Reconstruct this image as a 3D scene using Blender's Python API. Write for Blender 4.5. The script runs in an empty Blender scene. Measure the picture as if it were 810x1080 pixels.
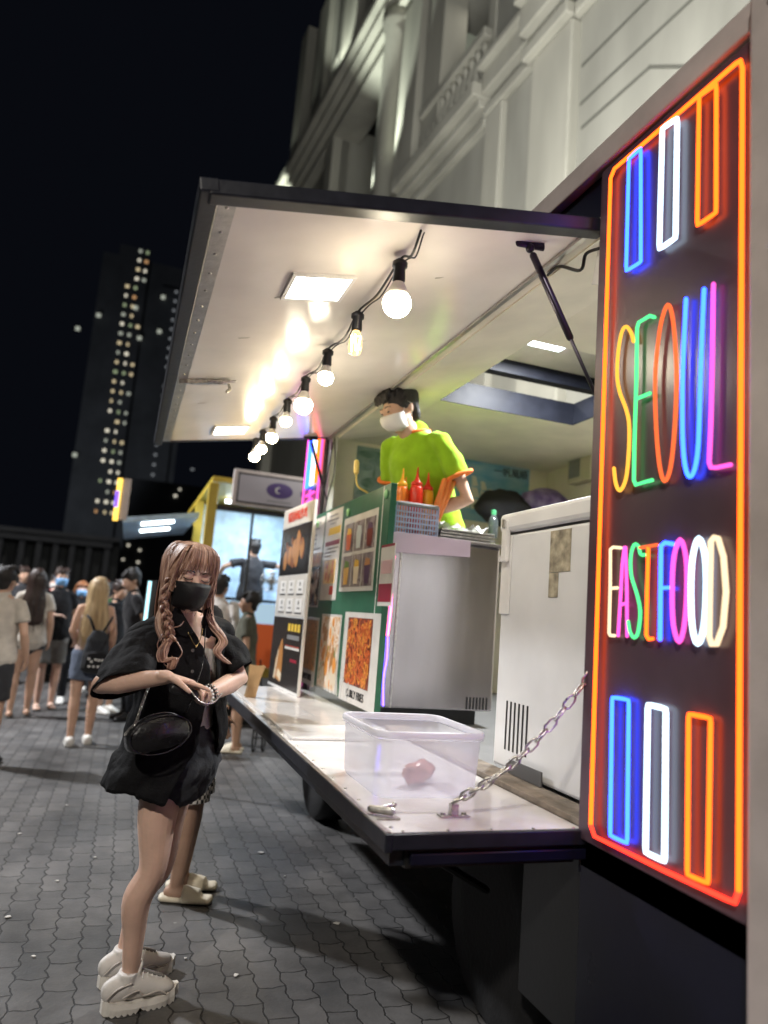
import bpy, bmesh, math, random
from mathutils import Vector, Matrix, noise
V = Vector; R = math.radians; PI = math.pi
random.seed(7)
sc = bpy.context.scene
COL = sc.collection

# ------------------------------------------------------------------ camera
CAM = V((0, 0, 1.42))
def _basis():
    f = 757.0
    d = lambda x, y: V((x-405, -(y-540), -f)).normalized()
    Y = d(133, 632); Z = d(798, -4450); Z = (Z - Z.dot(Y)*Y).normalized(); X = Y.cross(Z)
    return Matrix((X, Y, Z))          # world = B @ cam
B3 = _basis()
def ray(px, py): return B3 @ V((px-405, -(py-540), -757.0))
def at(px, py, ax, val):
    r = ray(px, py); i = 'xyz'.index(ax); t = (val-CAM[i])/r[i]; return CAM + r*t
cd = bpy.data.cameras.new('camera'); cam = bpy.data.objects.new('camera', cd); COL.objects.link(cam)
cam.matrix_world = Matrix.Translation(CAM) @ B3.to_4x4()
cd.sensor_fit = 'VERTICAL'; cd.sensor_height = 36.0; cd.lens = 757.0/1080*36
cd.clip_start = 0.05; cd.clip_end = 1000
cd.dof.use_dof = True; cd.dof.focus_distance = 2.7; cd.dof.aperture_fstop = 1.45
sc.camera = cam
# ------------------------------------------------------------------ world
w = bpy.data.worlds.new("World"); sc.world = w; w.use_nodes = True
bg = w.node_tree.nodes['Background']; bg.inputs[0].default_value = (0.2, 0.24, 0.38, 1); bg.inputs[1].default_value = 0.0085
sc.view_settings.view_transform = 'Standard'; sc.view_settings.look = 'None'
sc.view_settings.exposure = 0.55; sc.view_settings.gamma = 1
sc.cycles.use_denoising = True
sc.cycles.max_bounces = 6; sc.cycles.transparent_max_bounces = 12
sc.cycles.sample_clamp_indirect = 6; sc.cycles.caustics_reflective = False; sc.cycles.caustics_refractive = False

# ------------------------------------------------------------------ added unseen lamps: soft fill for street, hall, tower and facade
def lamp(name, typ, loc, power, color, size=.3, target=None, blend=.6, angle=60, sy=None):
    l = bpy.data.lights.new(name, typ); l.energy = power; l.color = color
    if typ == 'AREA':
        l.size = size
        if sy: l.shape = 'RECTANGLE'; l.size_y = sy
    else: l.shadow_soft_size = size
    if typ == 'SPOT': l.spot_size = R(angle); l.spot_blend = blend
    o = bpy.data.objects.new(name, l); COL.objects.link(o); o.location = loc
    if target is not None: o.rotation_euler = (V(target)-V(loc)).to_track_quat('-Z', 'Y').to_euler()
    return o
lamp('street_fill_light', 'SPOT', (-3.6, -4.5, 7.0), 1500, (1, .93, .82), .25, (-.5, 5, 0), angle=80)  # added ambient fill over the near pavers, out of view
lamp('street_fill_light', 'SPOT', (-5.5, 9.5, 7.0), 3600, (.96, .97, 1), .25, (-1, 9.5, 0), angle=100)  # added ambient fill over the crowd and the ground around it
lamp('street_fill_light', 'SPOT', (-9, 26, 9), 350, (1, .95, .88), .3, (-6, 36, 2), angle=90)  # added to brighten the low hall, no known source
lamp('tower_fill_light', 'SPOT', (-25, 95, 4), 16000, (.85, .9, 1), 2, (-3, 150, 40), angle=70)  # made-up weak light that lifts the tower off the sky
lamp('facade_fill_light', 'AREA', (1.8, 5, 6.3), 560, (1, .99, .92), 2.0, (5.6, 11, 12.5), sy=7)  # added broad fill for the whole facade, unseen source

# ------------------------------------------------------------------ materials
def mat(name, col, rough=.5, metal=0, var=0., vs=8., bump=0., bs=60., stretch=None, spec=.5, trans=0, alpha=1, emit=None, es=0, coat=0, ior=1.45, col2=None, sheen=0, sss=0):
    m = bpy.data.materials.new(name); m.use_nodes = True; nt = m.node_tree; p = nt.nodes['Principled BSDF']
    c = (*col, 1); p.inputs['Base Color'].default_value = c
    p.inputs['Roughness'].default_value = rough; p.inputs['Metallic'].default_value = metal
    p.inputs['Specular IOR Level'].default_value = spec; p.inputs['Transmission Weight'].default_value = trans
    p.inputs['Alpha'].default_value = alpha; p.inputs['IOR'].default_value = ior
    p.inputs['Coat Weight'].default_value = coat
    if sheen: p.inputs['Sheen Weight'].default_value = sheen
    if sss: p.inputs['Subsurface Weight'].default_value = sss; p.inputs['Subsurface Radius'].default_value = (.02, .008, .004); p.inputs['Subsurface Scale'].default_value = .5
    if emit: p.inputs['Emission Color'].default_value = (*emit, 1); p.inputs['Emission Strength'].default_value = es
    tc = nt.nodes.new('ShaderNodeTexCoord'); mp = nt.nodes.new('ShaderNodeMapping'); nt.links.new(tc.outputs['Object'], mp.inputs[0])
    if stretch: mp.inputs['Scale'].default_value = stretch
    if var:
        n = nt.nodes.new('ShaderNodeTexNoise'); n.inputs['Scale'].default_value = vs; n.inputs['Detail'].default_value = 5
        nt.links.new(mp.outputs[0], n.inputs['Vector'])
        r = nt.nodes.new('ShaderNodeValToRGB'); r.color_ramp.elements[0].position = .3; r.color_ramp.elements[1].position = .7
        lo = col2 if col2 else tuple(max(0, k*(1-var)) for k in col); hi = col if col2 else tuple(min(1, k*(1+var*.5)) for k in col)
        r.color_ramp.elements[0].color = (*lo, 1); r.color_ramp.elements[1].color = (*hi, 1)
        nt.links.new(n.outputs[0], r.inputs[0]); nt.links.new(r.outputs[0], p.inputs['Base Color'])
        mr = nt.nodes.new('ShaderNodeMapRange'); mr.inputs[3].default_value = max(.02, rough-.12*min(1, var*2)); mr.inputs[4].default_value = min(1, rough+.12*min(1, var*2))
        nt.links.new(n.outputs[0], mr.inputs[0]); nt.links.new(mr.outputs[0], p.inputs['Roughness'])
    if bump:
        n2 = nt.nodes.new('ShaderNodeTexNoise'); n2.inputs['Scale'].default_value = bs; n2.inputs['Detail'].default_value = 4
        nt.links.new(mp.outputs[0], n2.inputs['Vector'])
        b = nt.nodes.new('ShaderNodeBump'); b.inputs['Strength'].default_value = bump; b.inputs['Distance'].default_value = .01
        nt.links.new(n2.outputs[0], b.inputs['Height']); nt.links.new(b.outputs[0], p.inputs['Normal'])
    return m
def emis(name, col, s):
    m = bpy.data.materials.new(name); m.use_nodes = True; nt = m.node_tree; nt.nodes.clear()
    e = nt.nodes.new('ShaderNodeEmission'); e.inputs[0].default_value = (*col, 1); e.inputs[1].default_value = s
    o = nt.nodes.new('ShaderNodeOutputMaterial'); nt.links.new(e.outputs[0], o.inputs[0]); return m
def food(name, cols, scale, stretch=(1, 1, 1), rough=.35):
    m = bpy.data.materials.new(name); m.use_nodes = True; nt = m.node_tree; p = nt.nodes['Principled BSDF']; p.inputs['Roughness'].default_value = rough
    tc = nt.nodes.new('ShaderNodeTexCoord'); mp = nt.nodes.new('ShaderNodeMapping'); mp.inputs['Scale'].default_value = stretch; nt.links.new(tc.outputs['Object'], mp.inputs[0])
    n = nt.nodes.new('ShaderNodeTexNoise'); n.inputs['Scale'].default_value = scale*.7; n.inputs['Detail'].default_value = 3; n.inputs['Distortion'].default_value = 1.5
    vo = nt.nodes.new('ShaderNodeTexVoronoi'); vo.inputs['Scale'].default_value = scale
    mx = nt.nodes.new('ShaderNodeMix'); mx.data_type = 'RGBA'; mx.inputs[0].default_value = .35
    nt.links.new(mp.outputs[0], mx.inputs[6]); nt.links.new(mp.outputs[0], n.inputs[0]); nt.links.new(n.outputs['Color'], mx.inputs[7]); nt.links.new(mx.outputs[2], vo.inputs[0])
    ad = nt.nodes.new('ShaderNodeMath'); ad.operation = 'ADD'; nt.links.new(vo.outputs['Distance'], ad.inputs[0])
    ml = nt.nodes.new('ShaderNodeMath'); ml.operation = 'MULTIPLY'; ml.inputs[1].default_value = .6; nt.links.new(n.outputs[0], ml.inputs[0]); nt.links.new(ml.outputs[0], ad.inputs[1])
    r = nt.nodes.new('ShaderNodeValToRGB'); el = r.color_ramp.elements
    for i, c in enumerate(cols):
        t = .28 + .6*i/(len(cols)-1)
        if i < 2: e = el[i]; e.position = t
        else: e = el.new(t)
        e.color = (*c, 1)
    nt.links.new(ad.outputs[0], r.inputs[0]); nt.links.new(r.outputs[0], p.inputs['Base Color']); return m

M = {}
M['liner'] = mat('canopy_liner', (.8, .74, .69), .2, var=.1, vs=3, bump=.12, bs=7, spec=.55)
M['cream'] = mat('cream_interior', (.76, .7, .58), .45, var=.12, vs=4)
M['navy'] = mat('dark_navy_body', (.006, .006, .018), .3, var=.3, vs=5, bump=.05, bs=20, spec=.35)
M['frame'] = mat('dark_frame', (.012, .014, .022), .42, var=.3, vs=20, bump=.05, bs=50)
M['signback'] = mat('sign_backboard', (.085, .055, .07), .3, var=.2, vs=6, bump=.03, bs=9, spec=.7)
M['alu'] = mat('brushed_aluminium', (.5, .48, .46), .32, .9, var=.2, vs=20, bump=.1, bs=80, stretch=(1, 1, .1))
M['postgrey'] = mat('painted_grey_post', (.55, .48, .46), .5, var=.15, vs=8, bump=.1, bs=90)
M['steel'] = mat('stainless_steel', (.42, .39, .40), .22, .95, var=.12, vs=2.5, bump=.05, bs=3, stretch=(3, 3, .5))
M['traywhite'] = mat('white_tray_surface', (.76, .74, .73), .15, var=.12, vs=5, bump=.05, bs=14)
M['white'] = mat('white_enamel', (.76, .76, .76), .35, var=.16, vs=2.2, bump=.05, bs=10)
M['whitemat'] = mat('white_plastic', (.72, .71, .69), .5, var=.08, vs=10)
M['black'] = mat('black_plastic', (.012, .012, .013), .4, bump=.05)
M['blackrub'] = mat('black_rubber', (.015, .015, .016), .75, var=.4, vs=15, bump=.3, bs=50)
M['chrome'] = mat('zinc_metal', (.55, .53, .5), .3, .95, var=.3, vs=60, bump=.15, bs=150)
M['green'] = mat('green_board', (.022, .115, .062), .42, var=.2, vs=6, bump=.08, bs=15)
M['paper'] = mat('laminated_paper', (.66, .64, .6), .25, var=.08, vs=10, bump=.12, bs=12)
M['paperdark'] = mat('black_menu_paper', (.02, .018, .018), .25, bump=.1, bs=12)
M['ink'] = mat('black_ink', (.02, .02, .02), .5)
M['redink'] = mat('red_ink', (.6, .05, .02), .5)
M['maroonink'] = mat('maroon_ink', (.25, .01, .03), .4)
M['yellowink'] = mat('yellow_ink', (.75, .5, .05), .5)
M['led'] = emis('led_panel_white', (1, .98, .95), 9)
M['ledcool'] = emis('led_panel_cool', (.85, .97, 1), 7)
M['bulb'] = emis('warm_bulb_glow', (1, .8, .46), 55)
M['bulbwhite'] = emis('white_bulb_glow', (1, .88, .64), 52)
M['brownbag'] = mat('kraft_paper', (.5, .33, .17), .75, var=.2, vs=12, bump=.4, bs=18)
M['kraft'] = M['brownbag']
M['grey'] = mat('grey_plastic', (.2, .2, .2), .5, var=.1)
M['yellow'] = mat('yellow_painted_steel', (.5, .36, .045), .4, var=.15, vs=4)
M['ofood'] = food('food_photo_curly', [(.1, .02, .01), (.5, .09, .02), (.75, .22, .05), (.85, .5, .25)], 26, (1, 1, .55))
M['ffood'] = food('food_photo_fries', [(.12, .04, .01), (.5, .24, .04), (.72, .42, .1), (.85, .62, .25)], 30, (1, 1.6, .25))
M['cfood'] = food('food_photo_wrap', [(.05, .08, .02), (.45, .22, .08), (.7, .42, .2), (.75, .65, .55)], 14)
M['kfood'] = food('food_photo_chicken', [(.02, .012, .01), (.16, .06, .02), (.38, .17, .05), (.6, .33, .12)], 13, (1, 1, .6))
M['rfood'] = food('food_photo_rice_rolls', [(.08, .015, .01), (.35, .13, .07), (.6, .45, .38), (.7, .6, .55)], 30, (1, 1, .7))
M['dfood'] = food('drink_photo', [(.02, .015, .02), (.12, .06, .03), (.5, .3, .06), (.7, .6, .35)], 16, (1, 2.5, .7))

# ------------------------------------------------------------------ object helpers
INV = {}
def empty(name, loc, rz=0, label=None, cat=None, group=None, kind=None):
    o = bpy.data.objects.new(name, None); COL.objects.link(o); o.location = loc; o.rotation_euler = (0, 0, rz)
    o.empty_display_size = .1
    INV[o.name] = (Matrix.Translation(loc) @ Matrix.Rotation(rz, 4, 'Z')).inverted()
    tag(o, label, cat, group, kind); return o
def tag(o, label=None, cat=None, group=None, kind=None):
    if label: o['label'] = label
    if cat: o['category'] = cat
    if group: o['group'] = group
    if kind: o['kind'] = kind
    return o
def obj(name, bm, m, parent=None, smooth=False, local=False, bevel=0, label=None):
    if bevel: pass
    inv = INV.get(parent.name) if parent else None
    if inv and not local: bm.transform(inv)
    bmesh.ops.recalc_face_normals(bm, faces=bm.faces)
    me = bpy.data.meshes.new(name); bm.to_mesh(me); bm.free()
    for mm in (m if isinstance(m, (list, tuple)) else [m]): me.materials.append(mm)
    if smooth:
        for p in me.polygons: p.use_smooth = True
    o = bpy.data.objects.new(name, me); COL.objects.link(o)
    if parent: o.parent = parent; INV[o.name] = INV.get(parent.name) or Matrix.Identity(4)
    if bevel:
        b = o.modifiers.new('bevel', 'BEVEL'); b.width = bevel; b.segments = 2; b.limit_method = 'ANGLE'; b.angle_limit = R(50)
        b.harden_normals = False
    if label: o['label'] = label
    return o
def own(o, loc, label, cat, group=None, kind=None):      # a one-mesh thing: shift its origin to its base
    loc = V(loc); o.data.transform(Matrix.Translation(-loc)); o.location = loc; return tag(o, label, cat, group, kind)
def BM(): return bmesh.new()
def box(bm, a, b, mt=None):
    x0, y0, z0 = a; x1, y1, z1 = b
    vs = [bm.verts.new(p) for p in ((x0,y0,z0),(x1,y0,z0),(x1,y1,z0),(x0,y1,z0),(x0,y0,z1),(x1,y0,z1),(x1,y1,z1),(x0,y1,z1))]
    for f in ((0,3,2,1),(4,5,6,7),(0,1,5,4),(1,2,6,5),(2,3,7,6),(3,0,4,7)):
        fc = bm.faces.new([vs[i] for i in f])
        if mt is not None: fc.material_index = mt
    return vs
def bx(name, a, b, m, parent, bevel=0, label=None):
    bm = BM(); box(bm, a, b); return obj(name, bm, m, parent, bevel=bevel, label=label)
def prism(bm, pts, d):      # polygon pts (3D) extruded by d
    d = V(d); a = [bm.verts.new(p) for p in pts]; b = [bm.verts.new(V(p)+d) for p in pts]
    bm.faces.new(a); bm.faces.new(b[::-1]); n = len(pts)
    for i in range(n): bm.faces.new((a[i], a[(i+1) % n], b[(i+1) % n], b[i]))
def frames(pts, ref=None, closed=False):
    n = len(pts); out = []; prev = None
    for i in range(n):
        if closed: t = (pts[(i+1) % n]-pts[i-1])
        elif i == 0: t = pts[1]-pts[0]
        elif i == n-1: t = pts[-1]-pts[-2]
        else: t = (pts[i+1]-pts[i]).normalized()+(pts[i]-pts[i-1]).normalized()
        t = t.normalized() if t.length > 1e-9 else V((0, 0, 1))
        if ref is not None: a = V(ref)-t*V(ref).dot(t)
        elif prev is None:
            r0 = V((0, 0, 1)) if abs(t.z) < .8 else V((1, 0, 0)); a = r0-t*r0.dot(t)
        else: a = prev-t*prev.dot(t)
        if a.length < 1e-6: a = t.orthogonal()
        a.normalize(); prev = a; out.append((a, t.cross(a)))
    return out
def tube(bm, pts, rad, seg=10, cap='round', ref=None, closed=False, mt=None):
    pts = [V(p) for p in pts]; n = len(pts)
    rr = rad if isinstance(rad, (list,)) else [rad]*n
    rr = [r if isinstance(r, (tuple, list)) else (r, r) for r in rr]
    if cap == 'round' and not closed:
        t0 = (pts[0]-pts[1]).normalized(); t1 = (pts[-1]-pts[-2]).normalized()
        a, b = rr[0], rr[-1]
        fr = frames(pts, ref)
        pre = [(pts[0]+t0*min(a)*k, (a[0]*s, a[1]*s), fr[0]) for k, s in ((.9, .38), (.6, .78))]
        post = [(pts[-1]+t1*min(b)*k, (b[0]*s, b[1]*s), fr[-1]) for k, s in ((.6, .78), (.9, .38))]
        seq = pre+[(pts[i], rr[i], fr[i]) for i in range(n)]+post
    else:
        fr = frames(pts, ref, closed); seq = [(pts[i], rr[i], fr[i]) for i in range(n)]
    rings = []
    for p, r, (a, b) in seq:
        rings.append([bm.verts.new(p+a*(r[0]*math.cos(2*PI*k/seg))+b*(r[1]*math.sin(2*PI*k/seg))) for k in range(seg)])
    m = len(rings)
    for i in range(m if closed else m-1):
        A, Bq = rings[i], rings[(i+1) % m]
        for k in range(seg):
            f = bm.faces.new((A[k], A[(k+1) % seg], Bq[(k+1) % seg], Bq[k]))
            if mt is not None: f.material_index = mt
    if not closed and cap:
        for f in (bm.faces.new(rings[0][::-1]), bm.faces.new(rings[-1])):
            if mt is not None: f.material_index = mt
    return rings
def ell(bm, c, r, seg=16, rings=10, mtx=None):
    T = Matrix.Translation(c) @ (mtx.to_4x4() if mtx else Matrix.Identity(4)) @ Matrix.Diagonal((*(r if isinstance(r, (tuple, list)) else (r, r, r)), 1))
    bmesh.ops.create_uvsphere(bm, u_segments=seg, v_segments=rings, radius=1, matrix=T)
def lathe(bm, c, prof, seg=20, axis=(0, 0, 1)):
    q = V((0, 0, 1)).rotation_difference(V(axis)); c = V(c); rings = []
    for r, z in prof: rings.append([bm.verts.new(c+q @ V((r*math.cos(2*PI*k/seg), r*math.sin(2*PI*k/seg), z))) for k in range(seg)])
    for a, b in zip(rings, rings[1:]):
        for k in range(seg): bm.faces.new((a[k], a[(k+1) % seg], b[(k+1) % seg], b[k]))
    bm.faces.new(rings[0][::-1]); bm.faces.new(rings[-1])
def spline(pts, n=8, closed=False):
    pts = [V(p) for p in pts]; out = []; N = len(pts)
    rng = N if closed else N-1
    for i in range(rng):
        if closed: p0, p1, p2, p3 = pts[i-1], pts[i], pts[(i+1) % N], pts[(i+2) % N]
        else: p0 = pts[max(i-1, 0)]; p1 = pts[i]; p2 = pts[i+1]; p3 = pts[min(i+2, N-1)]
        for k in range(n):
            t = k/n; out.append(.5*((2*p1)+(p2-p0)*t+(2*p0-5*p1+4*p2-p3)*t*t+(3*p1-p0-3*p2+p3)*t**3))
    if not closed: out.append(pts[-1])
    return out
def remesh(o, vox, smooth=2, disp=0, ds=.08, sm=.5):
    r = o.modifiers.new('skin', 'REMESH'); r.mode = 'VOXEL'; r.voxel_size = vox; r.use_smooth_shade = True
    if smooth: s = o.modifiers.new('relax', 'SMOOTH'); s.factor = sm; s.iterations = smooth
    if disp: folds(o, disp, ds)
    return o
def folds(o, disp, ds):
    t = bpy.data.textures.get('folds_%g' % ds) or bpy.data.textures.new('folds_%g' % ds, 'CLOUDS'); t.noise_scale = ds; t.noise_depth = 2
    d = o.modifiers.new('folds', 'DISPLACE'); d.texture = t; d.strength = disp; d.mid_level = .5; d.texture_coords = 'LOCAL'
def fontmesh(o):
    me = bpy.data.meshes.new_from_object(o); n = bpy.data.objects.new('lettering', me); COL.objects.link(n); c = o.data; bpy.data.objects.remove(o); bpy.data.curves.remove(c); return n
def text(name, body, loc, size, m, parent, face='x', sx=1, ext=.0015, align='CENTER', shear=0):
    c = bpy.data.curves.new(name, 'FONT'); c.body = body; c.size = size; c.extrude = ext; c.align_x = align; c.align_y = 'CENTER'; c.shear = shear
    c.materials.append(m); o = bpy.data.objects.new(name, c); COL.objects.link(o); o = fontmesh(o)
    Rm = Matrix(((0, 0, -1), (-1, 0, 0), (0, 1, 0))) if face == 'x' else Matrix(((1, 0, 0), (0, 0, -1), (0, 1, 0)))
    mw = Matrix.Translation(loc) @ Rm.to_4x4() @ Matrix.Diagonal((sx, 1, 1, 1))
    if parent:
        o.parent = parent; inv = INV.get(parent.name); mw = inv @ mw if inv else mw
    o.matrix_local = mw; return o

# ================================================================== SETTING
def ground_mat():
    m = bpy.data.materials.new('wavy_pavers'); m.use_nodes = True; nt = m.node_tree; p = nt.nodes['Principled BSDF']; N = nt.nodes.new; L = nt.links.new
    tc = N('ShaderNodeTexCoord'); sp = N('ShaderNodeSeparateXYZ'); L(tc.outputs['Object'], sp.inputs[0])
    def mth(op, a, b=None):
        n = N('ShaderNodeMath'); n.operation = op
        for i, v in enumerate((a, b)):
            if v is None: continue
            if isinstance(v, (int, float)): n.inputs[i].default_value = v
            else: L(v, n.inputs[i])
        return n.outputs[0]
    def tri(v, per, amp):                                    # zig-zag
        return mth('MULTIPLY', mth('SUBTRACT', mth('PINGPONG', mth('ADD', v, 50), per/2), per/4), amp/(per/4))
    nz = N('ShaderNodeTexNoise'); nz.inputs['Scale'].default_value = 16; nz.inputs['Detail'].default_value = 4; L(tc.outputs['Object'], nz.inputs[0])
    sc_ = N('ShaderNodeSeparateColor'); L(nz.outputs['Color'], sc_.inputs[0])
    jx = mth('MULTIPLY', mth('SUBTRACT', sc_.outputs[0], .5), .032); jy = mth('MULTIPLY', mth('SUBTRACT', sc_.outputs[1], .5), .032)
    x = mth('ADD', mth('ADD', sp.outputs[0], tri(sp.outputs[1], .108, .0075)), jx)
    y = mth('ADD', mth('ADD', sp.outputs[1], tri(sp.outputs[0], .108, .004)), jy)
    cb = N('ShaderNodeCombineXYZ'); L(y, cb.inputs[0]); L(x, cb.inputs[1])
    br = N('ShaderNodeTexBrick'); L(cb.outputs[0], br.inputs['Vector']); br.inputs['Scale'].default_value = 1
    br.inputs['Brick Width'].default_value = .216; br.inputs['Row Height'].default_value = .108; br.inputs['Mortar Size'].default_value = .004; br.inputs['Mortar Smooth'].default_value = .5
    br.inputs['Color1'].default_value = (.16, .155, .15, 1); br.inputs['Color2'].default_value = (.11, .108, .106, 1); br.inputs['Mortar'].default_value = (.03, .029, .028, 1)
    n1 = N('ShaderNodeTexNoise'); n1.inputs['Scale'].default_value = 1.7; n1.inputs['Detail'].default_value = 9; n1.inputs['Roughness'].default_value = .65; L(tc.outputs['Object'], n1.inputs[0])
    rp = N('ShaderNodeValToRGB'); rp.color_ramp.elements[0].color = (.42, .42, .43, 1); rp.color_ramp.elements[0].position = .3; rp.color_ramp.elements[1].color = (1.25, 1.22, 1.2, 1); rp.color_ramp.elements[1].position = .72; L(n1.outputs[0], rp.inputs[0])
    mx = N('ShaderNodeMix'); mx.data_type = 'RGBA'; mx.blend_type = 'MULTIPLY'; mx.inputs[0].default_value = 1; L(br.outputs[0], mx.inputs[6]); L(rp.outputs[0], mx.inputs[7])
    n2 = N('ShaderNodeTexNoise'); n2.inputs['Scale'].default_value = 70; n2.inputs['Detail'].default_value = 6; L(tc.outputs['Object'], n2.inputs[0])
    vg = N('ShaderNodeTexVoronoi'); vg.inputs['Scale'].default_value = 5.5; L(tc.outputs['Object'], vg.inputs[0])
    gr_ = N('ShaderNodeValToRGB'); gr_.color_ramp.elements[0].position = .035; gr_.color_ramp.elements[0].color = (1, 1, 1, 1); gr_.color_ramp.elements[1].position = .06; gr_.color_ramp.elements[1].color = (0, 0, 0, 1); L(vg.outputs['Distance'], gr_.inputs[0])
    gs = mth('MULTIPLY', gr_.outputs[0], mth('GREATER_THAN', n1.outputs[0], .5))
    mg = N('ShaderNodeMix'); mg.data_type = 'RGBA'; L(mth('MULTIPLY', gs, .6), mg.inputs[0]); L(mx.outputs[2], mg.inputs[6]); mg.inputs[7].default_value = (.3, .29, .27, 1)
    n4 = N('ShaderNodeTexNoise'); n4.inputs['Scale'].default_value = .8; n4.inputs['Detail'].default_value = 6; n4.inputs['Roughness'].default_value = .7; L(tc.outputs['Object'], n4.inputs[0])
    r4 = N('ShaderNodeValToRGB'); r4.color_ramp.elements[0].position = .35; r4.color_ramp.elements[0].color = (.5, .5, .5, 1); r4.color_ramp.elements[1].position = .6; r4.color_ramp.elements[1].color = (1.1, 1.12, 1.15, 1); L(n4.outputs[0], r4.inputs[0])
    m4 = N('ShaderNodeMix'); m4.data_type = 'RGBA'; m4.blend_type = 'MULTIPLY'; m4.inputs[0].default_value = 1; L(mg.outputs[2], m4.inputs[6]); L(r4.outputs[0], m4.inputs[7]); L(m4.outputs[2], p.inputs['Base Color'])
    mr = N('ShaderNodeMapRange'); mr.inputs[3].default_value = .42; mr.inputs[4].default_value = .75; L(n1.outputs[0], mr.inputs[0]); L(mr.outputs[0], p.inputs['Roughness'])
    h = mth('ADD', mth('MULTIPLY', br.outputs['Fac'], -1.0), mth('MULTIPLY', n2.outputs[0], .28))
    b = N('ShaderNodeBump'); b.inputs['Strength'].default_value = .9; b.inputs['Distance'].default_value = .006; L(h, b.inputs['Height']); L(b.outputs[0], p.inputs['Normal'])
    return m
bm = BM(); bmesh.ops.create_grid(bm, x_segments=2, y_segments=2, size=300); g = obj('ground', bm, ground_mat()); tag(g, kind='structure', label='dark grey wavy interlocking pavers with scattered litter')

# litter scraps
scr = mat('litter_scrap', (.6, .58, .55), .7)
for i, (px, py, l) in enumerate([(8, 968, .03), (60, 930, .02), (195, 1012, .02), (355, 975, .035), (248, 1030, .03), (100, 905, .02), (150, 1000, .015), (20, 880, .03), (35, 1010, .02), (300, 925, .015), (275, 900, .04), (70, 850, .02)]):
    q = at(px, py, 'z', 0); bm = BM(); a = random.random()*3
    prism(bm, [q+V((math.cos(a+t)*l*(.35 if k % 2 else 1)*.5, math.sin(a+t)*l*.4, .004)) for k, t in enumerate((0, 1.3, 2.6, 3.5, 5))], (0, 0, .003))
    o = obj('litter_scrap', bm, scr); own(o, q, ['pale scrap at the left picture edge level with her knees', 'pale scrap on the pavers left of her shins', 'pale scrap on the pavers right of her sneakers', 'long pale scrap on the dark pavers under the tray corner', 'pale scrap near the edge of the truck shadow', 'pale scrap left of her shirt hem', 'pale scrap just beside her calf', 'pale scrap near the left edge below the crowd', 'pale scrap left of her sneakers', 'pale scrap below the front truck wheel', 'thin pale scrap between slides and truck wheel', 'pale scrap behind the blonde woman shoes'][i], 'litter', 'litter scraps on the pavers')

# ---- shophouse facade (u along it, z up, depth towards the street)
TH = R(4.6); D_ = V((-math.sin(TH), math.cos(TH), 0)); N_ = V((math.cos(TH), math.sin(TH), 0)); P0 = V((5.6, 8, 0))
fac = mat('painted_render_facade', (.42, .41, .36), .8, var=.22, vs=1.1, bump=.2, bs=30, stretch=(1, 1, .25))
facd = mat('grey_render_wall', (.34, .335, .3), .8, var=.25, vs=.9, bump=.2, bs=30, stretch=(1, 1, .3))
glassd = mat('dark_window_glass', (.01, .012, .014), .12)
bld = empty('colonial_shophouse', P0, TH, 'cream colonial building with balustraded balcony and lit column above the food truck', 'building')
def fb(bm, u0, u1, z0, z1, d0, d1):           # local box: x = -N out, depth d is outwards (towards -N)
    box(bm, (-d1, u0, z0), (-d0, u1, z1))
def fo(name, parts, m=None, bev=.03, parent=None):
    bm = BM()
    for p in parts: fb(bm, *p)
    return obj(name, bm, m or fac, parent or bld, local=True, bevel=bev)
fo('wall', [(-14, 3.16, 0, 11.0, -6, 0), (3.16, 17.9, 0, 11.0, -.6, -.02), (-14, 3.16, 11.0, 24, -6, -.004)], facd, 0)
fo('wall', [(3.16, 6.2, 15.6, 24, -2.6, -.1), (6.2, 17.9, 17.2, 24, -.8, -.25), (3.16, 17.9, 11.0, 24, -6, -2.6), (12.9, 17.9, 11, 17.2, -2.6, -.2), (3.16, 12.9, 10.98, 11.3, -2.6, -.02)], facd, 0)
fo('cornice', [(6.6, 18.2, 17.0, 17.25, -.8, .3), (6.6, 18.1, 17.25, 17.45, -.8, .5), (6.6, 18.2, 17.45, 17.75, -.8, .68), (6.6, 18, 16.7, 17.0, -.8, .12)])
fo('cornice', [(-14, 3.2, 11.35, 11.8, 0, .22), (-14, 3.2, 11.8, 11.95, 0, .36), (-14, 3.2, 10.9, 11.1, 0, .16), (3.2, 6.9, 11.1, 11.3, -.6, .25), (3.2, 6.9, 11.3, 11.6, -.6, .4), (3.2, 6.9, 10.75, 10.95, -.5, .12)])
fo('cornice', [(.5, 1.7, 11.3, 11.83, .22, .42), (.5, 1.7, 11.83, 11.99, .36, .56), (.5, 1.7, 10.85, 11.08, .16, .34)])
for u0, u1, z0, z1, d in ((.55, 1.6, 0, 10.86, .18), (3.2, 3.5, 11.6, 15.6, 0), (5.3, 6.2, 11.6, 24, .1), (6.3, 6.95, 11.6, 24, .22), (7.0, 7.6, 11.3, 24, .12), (11.7, 13.0, 17.7, 24, .1), (15.0, 16.2, 17.7, 24, .1), (17.0, 17.9, 17.7, 24, .3), (17.2, 17.9, 0, 17.0, .3), (12.9, 13.6, 11, 17.0, .1), (2.6, 3.16, 0, 10.9, .12)):
    fo('pilaster', [(u0, u1, z0, z1, -.5, d)])
for u0, u1 in ((10.3, 11.5), (13.1, 14.9), (16.3, 16.9)):
    o = fo('window', [(u0, u1, 18.2, 23.5, -.25, -.24+.02)], glassd, 0)
    fo('mullion', [((u0+u1)/2-.05, (u0+u1)/2+.05, 18.2, 23.5, -.22, -.14), (u0, u0+.08, 18.2, 23.5, -.22, -.12), (u1-.08, u1, 18.2, 23.5, -.22, -.12), (u0, u1, 20.6, 20.72, -.22, -.13)], facd, 0, o)
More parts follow.
